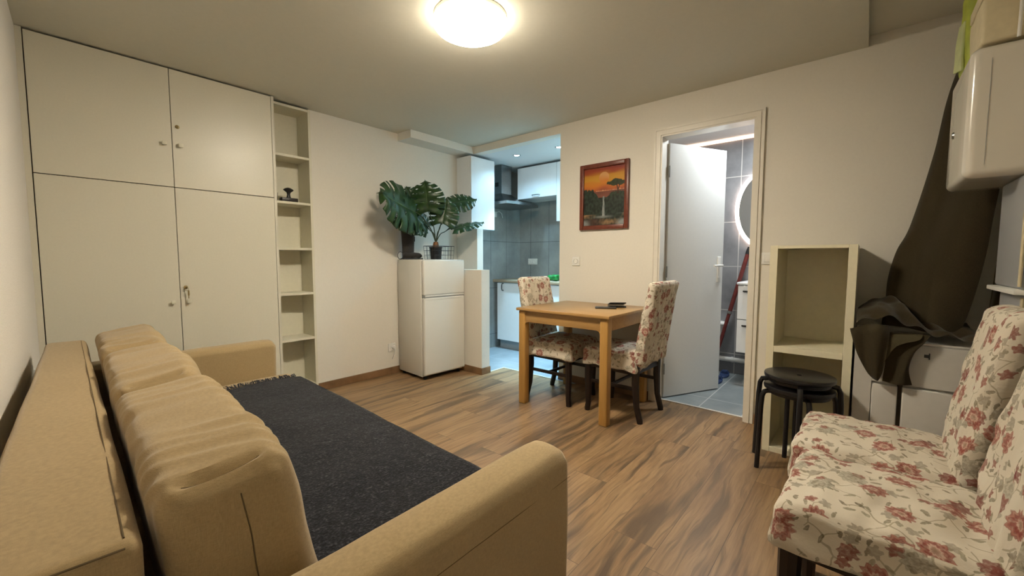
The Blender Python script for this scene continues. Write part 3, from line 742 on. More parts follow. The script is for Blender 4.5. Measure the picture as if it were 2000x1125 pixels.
# ================================================================ SLIPCOVERED CHAIRS
def make_chair(label, seed):
    t = thing('slipcovered_chair', label, 'chair', group='chairs in floral slipcovers')
    sw, sd = .445, .43
    bm = NB()
    def fs(q, p):
        # skirt flares and hangs unevenly, top is softly crowned
        if p.z < 0:
            k = -p.z
            q.x += p.x * .014 * k + .010 * nz(q, 11, seed) * k; q.y += (p.y * .010 + .010 * nz(q, 11, seed + 4)) * k
            q.z += .018 * nz((q.x, q.y, 0), 9, seed + 2) * k - .012 * k * abs(p.x * p.y)
        else:
            q.z += .012 * (1 - p.x ** 2) * (1 - p.y ** 2) * p.z
            q.z -= .010 * (abs(p.x) ** 6 + max(0, p.y) ** 6) * p.z
        tuck = math.exp(-((p.x) / .9) ** 2) * 0
        q += Vector((nz(q, 16, seed + 1), nz(q, 16, seed + 2), nz(q, 13, seed + 3))) * .007
        q.z += .006 * (1 - 2.5 * abs(noise.noise(Vector((q.x * 4 + seed, q.y * 15, 1))))) * max(0, p.z)
        q.z += .004 * math.sin(q.x * 30 + nz(q, 8, seed) * 8) * max(0, p.z) * .5
        return q
    soft_box(bm, sw, sd, .130, .028, (32, 36, 6), fs, mat=Matrix.Translation((0, .015, .4345)))
    link('seat', bm, M['floral'], t)
    bm = NB()
    def fb(q, p):
        zz = q.z + .30
        q.x *= 1 - .05 * (p.z * .5 + .5)
        q.y -= .10 * (max(0, zz) / .60) ** 1.25
        q.x += .006 * nz(q, 12, seed + 5)
        q.y += (.007 * nz(q, 9, seed + 6) + .003 * math.sin(q.x * 70 + nz(q, 6, seed) * 7) * (1 - p.z * .5))
        q.z += .006 * nz(q, 8, seed + 8)
        q.y += .0055 * (1 - 2.5 * abs(noise.noise(Vector((q.x * 17 + q.z * 3, q.z * 4, seed))))) * (1 if p.y > 0 else -1) * abs(p.y)
        return q
    soft_box(bm, .425, .075, .60, .036, (36, 3, 36), fb, mat=Matrix.Translation((0, -.205, .70)))
    link('backrest', bm, M['floral'], t)
    for sx in (-1, 1):
        bm = NB(); tube(bm, [(sx * .190, .190, .40), (sx * .190, .192, .25), (sx * .187, .190, .06), (sx * .189, .196, .02), (sx * .189, .196, 0)], [.029, .027, .021, .022, .021], 8); link('leg', bm, M['darkwood'], t)
        bm = NB(); tube(bm, [(sx * .185, -.188, .42), (sx * .185, -.185, .28), (sx * .183, -.195, .12), (sx * .183, -.222, .02), (sx * .183, -.224, 0)], [.028, .027, .022, .022, .020], 8); link('leg', bm, M['darkwood'], t)
        bm = NB(); box(bm, sx * .187 - .008, sx * .187 + .008, -.175, .18, .225, .25, .002); link('side_stretcher', bm, M['darkwood'], t)
    bm = NB(); box(bm, -.18, .18, -.01, .008, .228, .248, .002); link('cross_stretcher', bm, M['darkwood'], t)
    bm = NB()
    box(bm, -.20, .20, .178, .2, .345, .41, .002); box(bm, -.19, .19, -.2, -.18, .345, .41, .002)
    box(bm, -.2, -.182, -.19, .19, .345, .41, .002); box(bm, .182, .2, -.19, .19, .345, .41, .002); link('seat_frame', bm, M['darkwood'], t)
    return t
ch = make_chair('floral slipcovered chair with its back to the kitchen, tucked under the oak table', 3)
ch.location = (2.87, 1.915, 0); ch.rotation_euler = (0, 0, R(180))
c2 = copy_thing(ch, 'floral slipcovered chair at the table, its back beside the open bathroom door', (2.905, 1.375, 0), R(-1))
big = make_chair('floral slipcovered chair in the right foreground, nearest the camera', 21)
big.location = (1.505, -.075, 0); big.rotation_euler = (0, 0, R(-2.5))
c4 = make_chair('floral slipcovered chair right behind the foreground one, nearer the black stools', 40)
c4.location = (1.975, -.055, 0); c4.rotation_euler = (0, 0, R(-1.5))

# ================================================================ OPEN SHELF UNIT
U = thing('open_shelf_unit', 'cream open shelf unit with one deep upper compartment, behind the black stools', 'shelf unit', (2.83, 0, 0))
uy0, uy1, ux = .037, .433, .40
bm = NB(); box(bm, 0, ux, uy0, uy0 + .038, 0, 1.232, .001); link('side_panel', bm, M['unit'], U, smooth=False)
bm = NB(); box(bm, 0, ux, uy1 - .038, uy1, 0, 1.232, .001); link('side_panel', bm, M['unit'], U, smooth=False)
bm = NB(); box(bm, 0, ux, uy0 + .0385, uy1 - .0385, 1.214, 1.232, .001); link('top_panel', bm, M['unit'], U, smooth=False)
bm = NB(); box(bm, 0.001, ux, uy0 + .0385, uy1 - .0385, .607, .643, .001); link('shelf', bm, M['unit'], U, smooth=False)
bm = NB(); box(bm, .002, ux, uy0 + .0385, uy1 - .0385, 0, .03, .001); link('bottom_panel', bm, M['unit'], U, smooth=False)
for za, zb in ((.6435, 1.2135), (.0305, .6065)):
    bm = NB(); box(bm, ux - .012, ux, uy0 + .0385, uy1 - .0385, za, zb); link('back_panel', bm, M['unit'], U, smooth=False)

# ================================================================ STOOLS
def stool(label, z0, rz, loc, sp=0.0):
    t = thing('round_stool', label, 'stool', (loc[0], loc[1], z0), rz, 'stacked black stools'); t.scale = (1.0, 1.0, 1.065)
    bm = NB(); lathe(bm, [(0, .425), (.15, .425), (.158, .430), (.160, .440), (.158, .448), (.15, .450), (.05, .4465), (.012, .446), (.012, .44), (0, .44)], 48)
    link('seat', bm, M['blackgloss'], t)
    bm = NB(); lathe(bm, [(.128, .408), (.14, .408), (.14, .4245), (.128, .4245), (.128, .408)], 40); link('ring', bm, M['blackgloss'], t)
    for k in range(4):
        a = k * math.pi / 2; c, s = math.cos(a), math.sin(a)
        pr = [(.10, .412), (.14, .412), (.158 + sp, .406), (.168 + sp, .385), (.172 + sp, .33), (.180 + sp, .02), (.181 + sp, .0)]
        bm = NB(); tube(bm, [(r_ * c, r_ * s, z_) for r_, z_ in pr], .0125, 10); link('leg', bm, M['blackgloss'], t)
    return t
sa = stool('black round metal stool, the lower one of the two stacked by the shelf unit', 0, R(22), (2.632, .245))
sb = stool('black round metal stool stacked on top of the other one', 0.062, R(8), (2.632, .245), .008)

# ================================================================ LOW CABINET (right, under the curtain)
LC = thing('low_cabinet', 'low white cabinet with two lower doors, half hidden under the bunched curtain', 'cabinet', (2.72, 0, 0))
bm = NB(); box(bm, .015, .515, -.595, .022, 0, .745, .002); link('body', bm, M['cabinetw'], LC, smooth=False)
bm = NB(); box(bm, 0, .515, -.6, .027, .7455, .757, .003); link('top_panel', bm, M['cabinetw'], LC, smooth=False)
bm = NB(); box(bm, 0, .0145, -.045, .025, 0, .745, .001); link('side_stile', bm, M['cabinetw'], LC, smooth=False)
bm = NB(); box(bm, 0, .0145, -.6, -.0455, .545, .745, .001); dd = link('drawer', bm, M['cabinetw'], LC, smooth=False)
bm = NB(); box(bm, -.004, 0, -.245, -.225, .690, .705, .001); box(bm, -.004, -.0, -.245, -.241, .682, .712, .0005); link('handle', bm, M['black'], dd)
for y0, y1 in ((-.142, -.0475), (-.40, -.158)):
    bm = NB(); box(bm, -.012, .0145, y0, y1, .02, .535, .006, 3); link('door', bm, M['cabinetw'], LC)
bm = NB(); box(bm, .010, .0148, -.16, -.14, .02, .54); link('door_gap', bm, M['gap'], LC, smooth=False)  # solid dark strip put in for the shade between the two doors

# ================================================================ CURTAIN
CT = thing('curtain', 'grey-brown curtain hanging askew in the corner, its end bunched on the low cabinet', 'curtain')
def catmull(P, t):
    n = len(P) - 1; f = min(max(t, 0), .99999) * n; i = int(f); u = f - i
    p0, p1, p2, p3 = P[max(i - 1, 0)], P[i], P[i + 1], P[min(i + 2, n)]
    return .5 * ((2 * p1) + (p2 - p0) * u + (2 * p0 - 5 * p1 + 4 * p2 - p3) * u * u + (3 * p1 - p0 - 3 * p2 + p3) * u ** 3)
def sheet(rows, nu, nv, fold, mat, name, parent, thick=.003):
    bm = NB(); g = []
    for j in range(nv + 1):
        v = j / nv; pts = [catmull(r_, v) for r_ in rows]
        row = []
        for i in range(nu + 1):
            u = i / nu; p = catmull(pts, u); row.append(bm.verts.new(p + fold(u, v, p)))
        g.append(row)
    for j in range(nv):
        for i in range(nu): bm.faces.new((g[j][i], g[j][i + 1], g[j + 1][i + 1], g[j + 1][i]))
    bmesh.ops.solidify(bm, geom=bm.faces[:], thickness=thick)
    bmesh.ops.recalc_face_normals(bm, faces=bm.faces[:])
    return link(name, bm, mat, parent, sharp=60)
V = Vector
Lr = [V((3.14, -.36, 2.30)), V((3.14, -.29, 2.0)), V((3.14, -.25, 1.70)), V((3.12, -.180, 1.34)), V((3.09, -.130, 1.20)), V((3.06, -.102, 1.06)), V((3.02, -.095, .93)), V((3.0, -.085, .80))]
Mr = [V((3.00, -.42, 2.30)), V((2.99, -.37, 2.0)), V((2.97, -.32, 1.70)), V((2.94, -.26, 1.36)), V((2.93, -.21, 1.16)), V((2.90, -.19, .95)), V((2.88, -.18, .80))]
Rr = [V((2.90, -.50, 2.30)), V((2.88, -.46, 2.0)), V((2.86, -.45, 1.65)), V((2.85, -.425, 1.35)), V((2.84, -.405, 1.12)), V((2.83, -.37, .90)), V((2.82, -.34, .79))]
sheet([Lr, Mr, Rr], 40, 60, lambda u, v, p: V((-.028 * math.sin(u * 8.5 + v * 1.5) * (1 - .3 * v), .012 * math.sin(u * 8.5 + 1), 0)) + V((.006 * nz(p, 6, 3), 0, 0)), M['curtain'], 'curtain_panel', CT)
L2 = [V((2.93, -.50, 2.30)), V((2.93, -.48, 1.8)), V((2.92, -.46, 1.3)), V((2.90, -.44, .95)), V((2.88, -.42, .78))]
R2 = [V((2.99, -.61, 2.30)), V((2.98, -.59, 1.8)), V((2.97, -.57, 1.3)), V((2.93, -.52, .98)), V((2.90, -.47, .78))]
sheet([L2, R2], 20, 40, lambda u, v, p: V((-.02 * math.sin(u * 9 + v * 2), 0, 0)), M['curtain2'], 'folded_panel', CT)
# gathered heap on the cabinet top
def heap(u, v):
    x = 2.70 + .44 * u; y = .026 - .42 * v
    z = .775 + .13 * math.exp(-((v - .25) / .30) ** 2) * (.35 + .65 * math.sin(math.pi * min(1, u * .75 + .12))) + .02
    z += .035 * abs(math.sin(v * 7 + u * 5 + 2 * nz((u, v, 0), 3, 1))) * math.sin(math.pi * u) ** .5
    z += .012 * math.sin(v * 26 + u * 9)
    return V((x, y, z))
bm = NB(); g = [[bm.verts.new(heap(i / 40, j / 50) + V((.01 * nz((i * .2, j * .2, 0), 1), 0, 0))) for i in range(41)] for j in range(51)]
for j in range(50):
    for i in range(40): bm.faces.new((g[j][i], g[j][i + 1], g[j + 1][i + 1], g[j + 1][i]))
bmesh.ops.solidify(bm, geom=bm.faces[:], thickness=.003); bmesh.ops.recalc_face_normals(bm, faces=bm.faces[:])
link('gathered_fabric', bm, M['curtain'], CT, sharp=70)
# pointed fold hanging over the front of the cabinet
rows = [[V((2.71, .050, .80)), V((2.685, .040, .765)), V((2.675, .015, .68)), V((2.675, -.025, .595)), V((2.675, -.05, .565))],
        [V((2.71, -.03, .83)), V((2.665, -.03, .79)), V((2.655, -.04, .70)), V((2.655, -.055, .60)), V((2.66, -.066, .56))],
        [V((2.71, -.10, .83)), V((2.665, -.10, .79)), V((2.655, -.095, .72)), V((2.66, -.085, .62)), V((2.668, -.075, .575))]]
sheet(rows, 24, 30, lambda u, v, p: V((-.014 * math.sin(u * 10 + v * 3) * (1 - v), 0, 0)), M['curtain'], 'hanging_fold', CT)
rows = [[V((2.70, -.08, .80)), V((2.69, -.085, .74)), V((2.685, -.09, .66)), V((2.685, -.085, .58)), V((2.685, -.085, .556))],
        [V((2.70, -.14, .80)), V((2.69, -.14, .75)), V((2.68, -.145, .67)), V((2.68, -.14, .58)), V((2.68, -.14, .552))],
        [V((2.70, -.24, .80)), V((2.69, -.22, .762)), V((2.69, -.19, .71)), V((2.685, -.175, .63)), V((2.685, -.19, .556))]]
sheet(rows, 24, 30, lambda u, v, p: V((-.008 * math.sin(u * 7 + v * 4), 0, 0)), M['curtain'], 'hanging_fold', CT)
rows = [[V((2.695, -.098, .79)), V((2.675, -.098, .76)), V((2.670, -.095, .70)), V((2.672, -.088, .66))],
        [V((2.695, -.215, .80)), V((2.675, -.20, .775)), V((2.668, -.13, .742)), V((2.672, -.098, .68))]]
sheet(rows, 14, 16, lambda u, v, p: V((0, 0, 0)), M['curtain2'], 'lining_flap', CT)
bm = NB(); tube(bm, [(2.6, -.5, 2.34), (3.245, -.40, 2.34)], .009, 12); link('curtain_rod', bm, M['steel'], CT)

# ================================================================ WHITE WALL BOX, STORAGE BOXES, BAG, PARCEL (right edge)
WB = thing('white_wall_cabinet', 'glossy white rounded wall cabinet at the upper right edge, in front of the curtain', 'cabinet', (0, 0, 0))
bm = NB(); soft_box(bm, .46, .362, .475, .03, (4, 4, 6), None, uv=False, mat=Matrix.Translation((2.53, -.257 - .181, 1.6925)))
wm_ = N('gloss_white'); wm_.b.inputs['Coat Weight'].default_value = .6
link('housing', bm, wm_.P(Base_Color=(.66, .62, .54), Roughness=.22), WB)
bm = NB(); box(bm, 2.2985, 2.302, -.3105, -.3095, 1.50, 1.88); link('panel_joint', bm, M['greyplastic'], WB, smooth=False)
bm = NB(); lathe(bm, [(0, .006), (.012, .006), (.016, 0), (0, 0)], 20, mat=Matrix.Translation((2.60, -.257, 1.68)) @ Matrix.Rotation(R(-90), 4, 'X')); link('button', bm, M['steel'], WB)
# storage boxes stacked under it
def sbox(label, z0, z1, x0, x1, y0, y1, lid):
    t = thing('storage_box', label, 'storage box', (0, 0, 0), 0, 'frosted storage boxes')
    bm = NB(); box(bm, x0, x1, y0, y1, z0, z1, .012, 3)
    fs = [f for f in bm.faces if f.normal.z > .9]
    link('box_body', bm, M['frost'], t)
    bm = NB(); box(bm, x0 - .018, x1 + .018, y0 - .0, y1 + .018, z0 - .018, z0 - .0005, .004); link('rim', bm, M['white'], t)
    bm = NB()
    for xx in (x0 + .0,): tube(bm, [(xx, y1 + .002, z0 + .01), (xx, y1 + .002, z1 - .01)], .005, 8)
    link('corner_rib', bm, M['parcel'], t)
    return t
sbox('frosted plastic storage box standing right under the white wall cabinet', 1.048, 1.452, 2.20, 2.58, -.61, -.402, 1)
sbox('frosted plastic storage box beneath the other one, behind the chair backs', .62, 1.028, 2.22, 2.56, -.61, -.415, 0)
st = thing('storage_chest', 'grey-white drawer chest behind the floral chair backs, carrying the storage boxes', 'chest', (0, 0, 0))
bm = NB(); box(bm, 2.22, 2.58, -.61, -.42, .0, .60, .004); link('body', bm, M['cabinetw'], st)
for k in range(3):
    bm = NB(); box(bm, 2.205, 2.2195, -.6, -.43, .02 + .19 * k, .20 + .19 * k, .003); link('drawer', bm, M['cabinetw'], st)
# green bag
bm = NB()
def fg(q, p): return q + V((nz(q, 9, 2), nz(q, 9, 4), nz(q, 9, 6))) * .018
soft_box(bm, .10, .10, .36, .02, (5, 6, 12), fg, uv=False, mat=Matrix.Translation((2.68, -.325, 2.115)))
g_ = thing('green_bag', 'lime green bag standing on the white wall cabinet behind the cream parcel', 'bag')
link('bag_body', bm, M['gbag'], g_)
bm = NB(); soft_box(bm, .07, .012, .20, .004, (4, 1, 8), fg, uv=False, mat=Matrix.Translation((2.69, -.268, 2.07))); link('front_label', bm, M['gbag2'], g_)
# cream parcel
pc = thing('cream_parcel', 'cream cardboard parcel tied with cord on top of the white wall cabinet', 'parcel')
bm = NB(); soft_box(bm, .26, .32, .17, .012, (5, 6, 4), lambda q, p: q + V((nz(q, 7, 1), nz(q, 7, 2), nz(q, 7, 3))) * .008, uv=False, mat=Matrix.Translation((2.45, -.44, 2.025))); link('carton', bm, M['parcel'], pc)
bm = NB(); box(bm, 2.317, 2.583, -.602, -.278, 2.112, 2.16, .006); link('lid', bm, M['parcel'], pc)
bm = NB(); tube(bm, [(2.312, -.37, 1.938), (2.308, -.37, 2.0), (2.306, -.37, 2.10), (2.305, -.37, 2.162), (2.45, -.37, 2.166), (2.59, -.37, 2.162)], .005, 8); link('cord', bm, M['paper'], pc)

# ================================================================ KITCHEN
KW = M['kwhite']
t = thing('kitchen_wall_cabinet', 'tall white kitchen wall cabinet left of the extractor hood, above the fridge', 'cabinet')
bm = NB(); box(bm, 3.19, 3.562, 3.358, 3.575, 1.49, 2.29, .002); box(bm, 3.282, 3.562, 3.5755, 3.655, 1.49, 2.29, .001); link('carcass', bm, KW, t, smooth=False)
bm = NB(); box(bm, 3.19, 3.562, 3.338, 3.3575, 1.49, 2.283, .002); link('door', bm, KW, t, smooth=False)
t = thing('kitchen_wall_cabinet', 'wide white kitchen wall cabinet with a bow handle, right of the extractor hood', 'cabinet')
bm = NB(); box(bm, 4.07, 4.415, 2.80, 3.395, 1.905, 2.29, .002); link('carcass', bm, KW, t, smooth=False)
bm = NB(); box(bm, 4.05, 4.0695, 2.80, 3.395, 1.905, 2.287, .002); d = link('door', bm, KW, t, smooth=False)
bm = NB(); tube(bm, [(4.05, 3.155, 1.935), (4.03, 3.150, 1.935), (4.022, 3.13, 1.935), (4.022, 3.07, 1.935), (4.03, 3.05, 1.935), (4.05, 3.045, 1.935)], .005, 8); link('handle', bm, M['steel'], d)
t = thing('kitchen_wall_cabinet', 'white kitchen wall cabinet at the far right of the opening, mostly hidden by the wall', 'cabinet')
bm = NB(); box(bm, 4.07, 4.415, 2.2, 2.797, 1.6, 2.29, .002); link('carcass', bm, KW, t, smooth=False)
bm = NB(); box(bm, 4.05, 4.0695, 2.2, 2.797, 1.6, 2.287, .002); link('door', bm, KW, t, smooth=False)
# hood
t = thing('extractor_hood', 'stainless steel chimney extractor hood with a curved canopy, between the kitchen wall cabinets', 'extractor hood')
bm = NB(); box(bm, 3.81, 4.0, 3.45, 3.658, 1.95, 2.31, .002); ck = link('chimney', bm, M['steel'], t, smooth=False)
bm = NB(); box(bm, 3.8075, 3.8095, 3.50, 3.56, 2.05, 2.10); link('control_panel', bm, M['black'], ck, smooth=False)
bm = NB(); nn = 24
for_rings = []
for k in range(9):
    tt = k / 8; e = tt ** 2.2
    x0, x1 = 3.61 + (3.81 - 3.61) * tt, 4.21 + (4.0 - 4.21) * tt; yf = 3.17 + (3.45 - 3.17) * tt; z = 1.832 + .13 * e
    ring = []
    for i in range(nn + 1):
        s = i / nn; xx = x0 + (x1 - x0) * s; bow = .05 * (1 - tt) * (1 - (2 * s - 1) ** 2)
        ring.append(bm.verts.new((xx, yf - bow + .05 * (1 - tt) * .4, z)))
    ring += [bm.verts.new((x1, 3.658, z)), bm.verts.new((x0, 3.658, z))]
    for_rings.append(ring)
low = [bm.verts.new((v.co.x, v.co.y, 1.80)) for v in for_rings[0]]
allr = [low] + for_rings
for a, b in zip(allr[:-1], allr[1:]):
    for k in range(len(a)): bm.faces.new((a[k], a[(k + 1) % len(a)], b[(k + 1) % len(a)], b[k]))
bm.faces.new(list(reversed(low))); bm.faces.new(allr[-1]); bmesh.ops.recalc_face_normals(bm, faces=bm.faces[:])
link('canopy', bm, M['steel'], t, sharp=40)
# base units
BASE = ['white kitchen base cabinet with a dark bar handle, just behind the half wall', 'white kitchen base cabinet seen behind the floral chair back', 'white kitchen base cabinet at the right end of the worktop']
for i, (y0, y1) in enumerate(((3.0, 3.6), (2.4, 3.0), (1.96, 2.4))):
    t = thing('kitchen_base_cabinet', BASE[i], 'cabinet', group='kitchen base cabinets')
    bm = NB(); box(bm, 3.91, 4.41, y0 + .001, y1 - .001, .13, .858, .001); link('carcass', bm, KW, t, smooth=False)
    bm = NB(); box(bm, 3.95, 3.965, y0 + .001, y1 - .001, .002, .13, .001); link('plinth', bm, M['greyplastic'], t, smooth=False)
    bm = NB(); box(bm, 3.89, 3.9095, y0 + .0015, y1 - .0015, .118, .852, .002); d = link('door', bm, KW, t, smooth=False)
    hy = y1 - .106 if i == 0 else y1 - .05
    bm = NB(); tube(bm, [(3.89, hy, .845), (3.865, hy, .842), (3.858, hy, .82), (3.858, hy, .78), (3.865, hy, .758), (3.89, hy, .755)], .006, 8); link('handle', bm, M['black'], d)
bm = NB(); box(bm, 3.865, 4.415, 1.96, 3.655, .8585, .893, .004); o = link('worktop', bm, M['counter']); tag(o, 'light oak kitchen worktop over the base cabinets', 'worktop')
# green scourer pad and bag on the worktop
bm = NB(); soft_box(bm, .12, .13, .065, .02, (4, 5, 3), lambda q, p: q + V((nz(q, 22, 1), nz(q, 22, 2), nz(q, 22, 3))) * .016, uv=False)
o = link('green_pouch', bm, plain('bright_green_plastic', (.01, .16, .03), .35, var=.5, nscale=25, bump=.4)); o.location = (4.02, 2.80, .932); tag(o, 'crumpled bright green pouch lying on the kitchen worktop', 'pouch')
# white power adapter and lead on the tiles under the hood
t = thing('wall_adapter', 'small white adapter with a grey lead, on the tiles under the hood', 'adapter')
bm = NB(); box(bm, 3.86, 3.92, 3.63, 3.6595, 1.69, 1.76, .004); link('adapter_body', bm, M['white'], t)
bm = NB(); tube(bm, [(3.90, 3.645, 1.74), (3.95, 3.62, 1.765), (4.0, 3.62, 1.74), (4.04, 3.64, 1.69)], .004, 8); link('lead', bm, M['white'], t)
# ceiling spots
for i, (x_, y_) in enumerate(SPOTS):
    t = thing('ceiling_spotlight', ['recessed ceiling spotlight nearer the tall kitchen wall cabinet, lit', 'recessed ceiling spotlight at the right edge of the kitchen opening, lit'][i], 'spotlight', (x_, y_, 2.3145), group='recessed kitchen spotlights')
    bm = NB(); lathe(bm, [(.030, -.004), (.040, -.005), (.044, 0), (.030, -.001)], 28); link('bezel', bm, M['steel'], t)
    bm = NB(); lathe(bm, [(0, -.003), (.029, -.003), (.029, -.001), (0, -.001)], 24); link('lens', bm, M['spot'], t)

# ================================================================ BATHROOM
t = thing('oval_mirror', 'oval bathroom mirror with a glowing light rim on the grey tiles', 'mirror', (4.5595, .735, 1.63))
def oval(bm, a, b, x0, x1, a2=0, b2=0, seg=64):
    ro = [[bm.verts.new((x, aa * math.cos(2 * math.pi * k / seg), bb * math.sin(2 * math.pi * k / seg))) for k in range(seg)] for x, aa, bb in ((x0, a, b), (x1, a, b))]
    for k in range(seg): bm.faces.new((ro[0][k], ro[0][(k + 1) % seg], ro[1][(k + 1) % seg], ro[1][k]))
    if a2:
        ri = [[bm.verts.new((x, a2 * math.cos(2 * math.pi * k / seg), b2 * math.sin(2 * math.pi * k / seg))) for k in range(seg)] for x in (x0, x1)]
        for q in (0, 1):
            for k in range(seg): bm.faces.new((ro[q][k], ro[q][(k + 1) % seg], ri[q][(k + 1) % seg], ri[q][k]))
        for k in range(seg): bm.faces.new((ri[0][k], ri[0][(k + 1) % seg], ri[1][(k + 1) % seg], ri[1][k]))
    else:
        bm.faces.new(ro[0]); bm.faces.new(list(reversed(ro[1])))
    bmesh.ops.recalc_face_normals(bm, faces=bm.faces[:])
bm = NB(); oval(bm, .272, .382, -.028, -.002, .238, .348); link('light_rim', bm, M['led'], t)
bm = NB(); oval(bm, .237, .347, -.024, -.001); link('mirror_glass', bm, M['mirror'], t, sharp=20)
t = thing('vanity_unit', 'wall-hung white bathroom vanity with two drawers under the oval mirror', 'vanity', (4.10, 0, 0))
bm = NB(); box(bm, .02, .4585, .30, .862, .315, .925, .002); link('carcass', bm, KW, t, smooth=False)
for z0, z1 in ((.318, .612), (.618, .92)):
    bm = NB(); box(bm, 0, .0195, .30, .862, z0, z1, .003); d = link('drawer', bm, KW, t, smooth=False)
    bm = NB(); box(bm, -.022, 0, .60, .82, z1 - .055, z1 - .043, .002); link('handle', bm, M['black'], d, smooth=False)
bm = NB(); box(bm, -.01, .4585, .29, .872, .926, .95, .008, 3); link('basin_top', bm, M['kwhite'], t)
bm = NB(); lathe(bm, [(.0, 0), (.15, 0), (.18, .03), (.185, .045), (.175, .045), (.14, .012), (0, .010)], 32, c=(.23, .58, .951)); link('basin', bm, M['kwhite'], t)
bm = NB(); tube(bm, [(4.535, 1.8, .147), (4.535, -.5, .147)], .024, 14)
for yy in (.98, 1.5, .4): tube(bm, [(4.535, yy, .12), (4.535, yy, .174)], .012, 8); lathe(bm, [(.026, -.01), (.029, -.01), (.029, .01), (.026, .01)], 16, mat=Matrix.Translation((4.535, yy, .147)) @ Matrix.Rotation(R(90), 4, 'X'))
o = link('waste_pipe', bm, M['paper']); tag(o, 'white waste pipe running along the foot of the bathroom wall', 'pipe')
t = thing('broom_pole', 'dark red pole leaning diagonally against the bathroom tiles', 'pole')
p0, p1 = V((4.28, 1.12, .0025)), V((4.53, .865, 1.27)); q = lambda s: p0.lerp(p1, s)
bm = NB(); tube(bm, [q(0), q(.5)], .016, 12); tube(bm, [q(.5), q(.96)], .019, 12); link('shaft', bm, M['redpole'], t)
bm = NB(); tube(bm, [q(.945), q(.97), q(1)], [.021, .021, .017], 12); link('end_cap', bm, M['black'], t)
bm = NB(); tube(bm, [q(.49), q(.51)], .022, 12); link('collar', bm, M['steel'], t)
t = thing('wall_cup', 'round white lidded holder fixed to the bathroom wall behind the door edge', 'holder', (4.47, 1.10, .40))
bm = NB(); lathe(bm, [(0, 0), (.055, 0), (.062, .03), (.068, .11), (0, .11)], 28); box(bm, .05, .0895, -.02, .02, .02, .09, .003); link('cup', bm, M['paper'], t)
bm = NB(); lathe(bm, [(0, .135), (.05, .133), (.085, .122), (.088, .112), (0, .1105)], 28); link('lid', bm, M['paper'], t)
for k, (x_, y_, a) in enumerate(((4.42, 1.02, 8), (4.17, 1.02, 8))):
    t = thing('slipper', ['blue slipper on the bathroom floor, nearer the door', 'blue slipper on the bathroom floor, closer to the pipe'][k], 'slipper', (x_, y_, .0025), R(a), 'blue slippers')
    bm = NB(); lathe(bm, [(0, 0), (.045, 0), (.048, .008), (.044, .016), (0, .014)], 24, sx=2.4, sy=.9); link('sole', bm, M['bluemat'], t)
    bm = NB()
    for s in range(3): tube(bm, [(.02 + .018 * s, -.036, .014), (.02 + .018 * s, -.02, .038), (.02 + .018 * s, .02, .038), (.02 + .018 * s, .036, .014)], .007, 6)
    link('strap', bm, M['bluemat'], t)

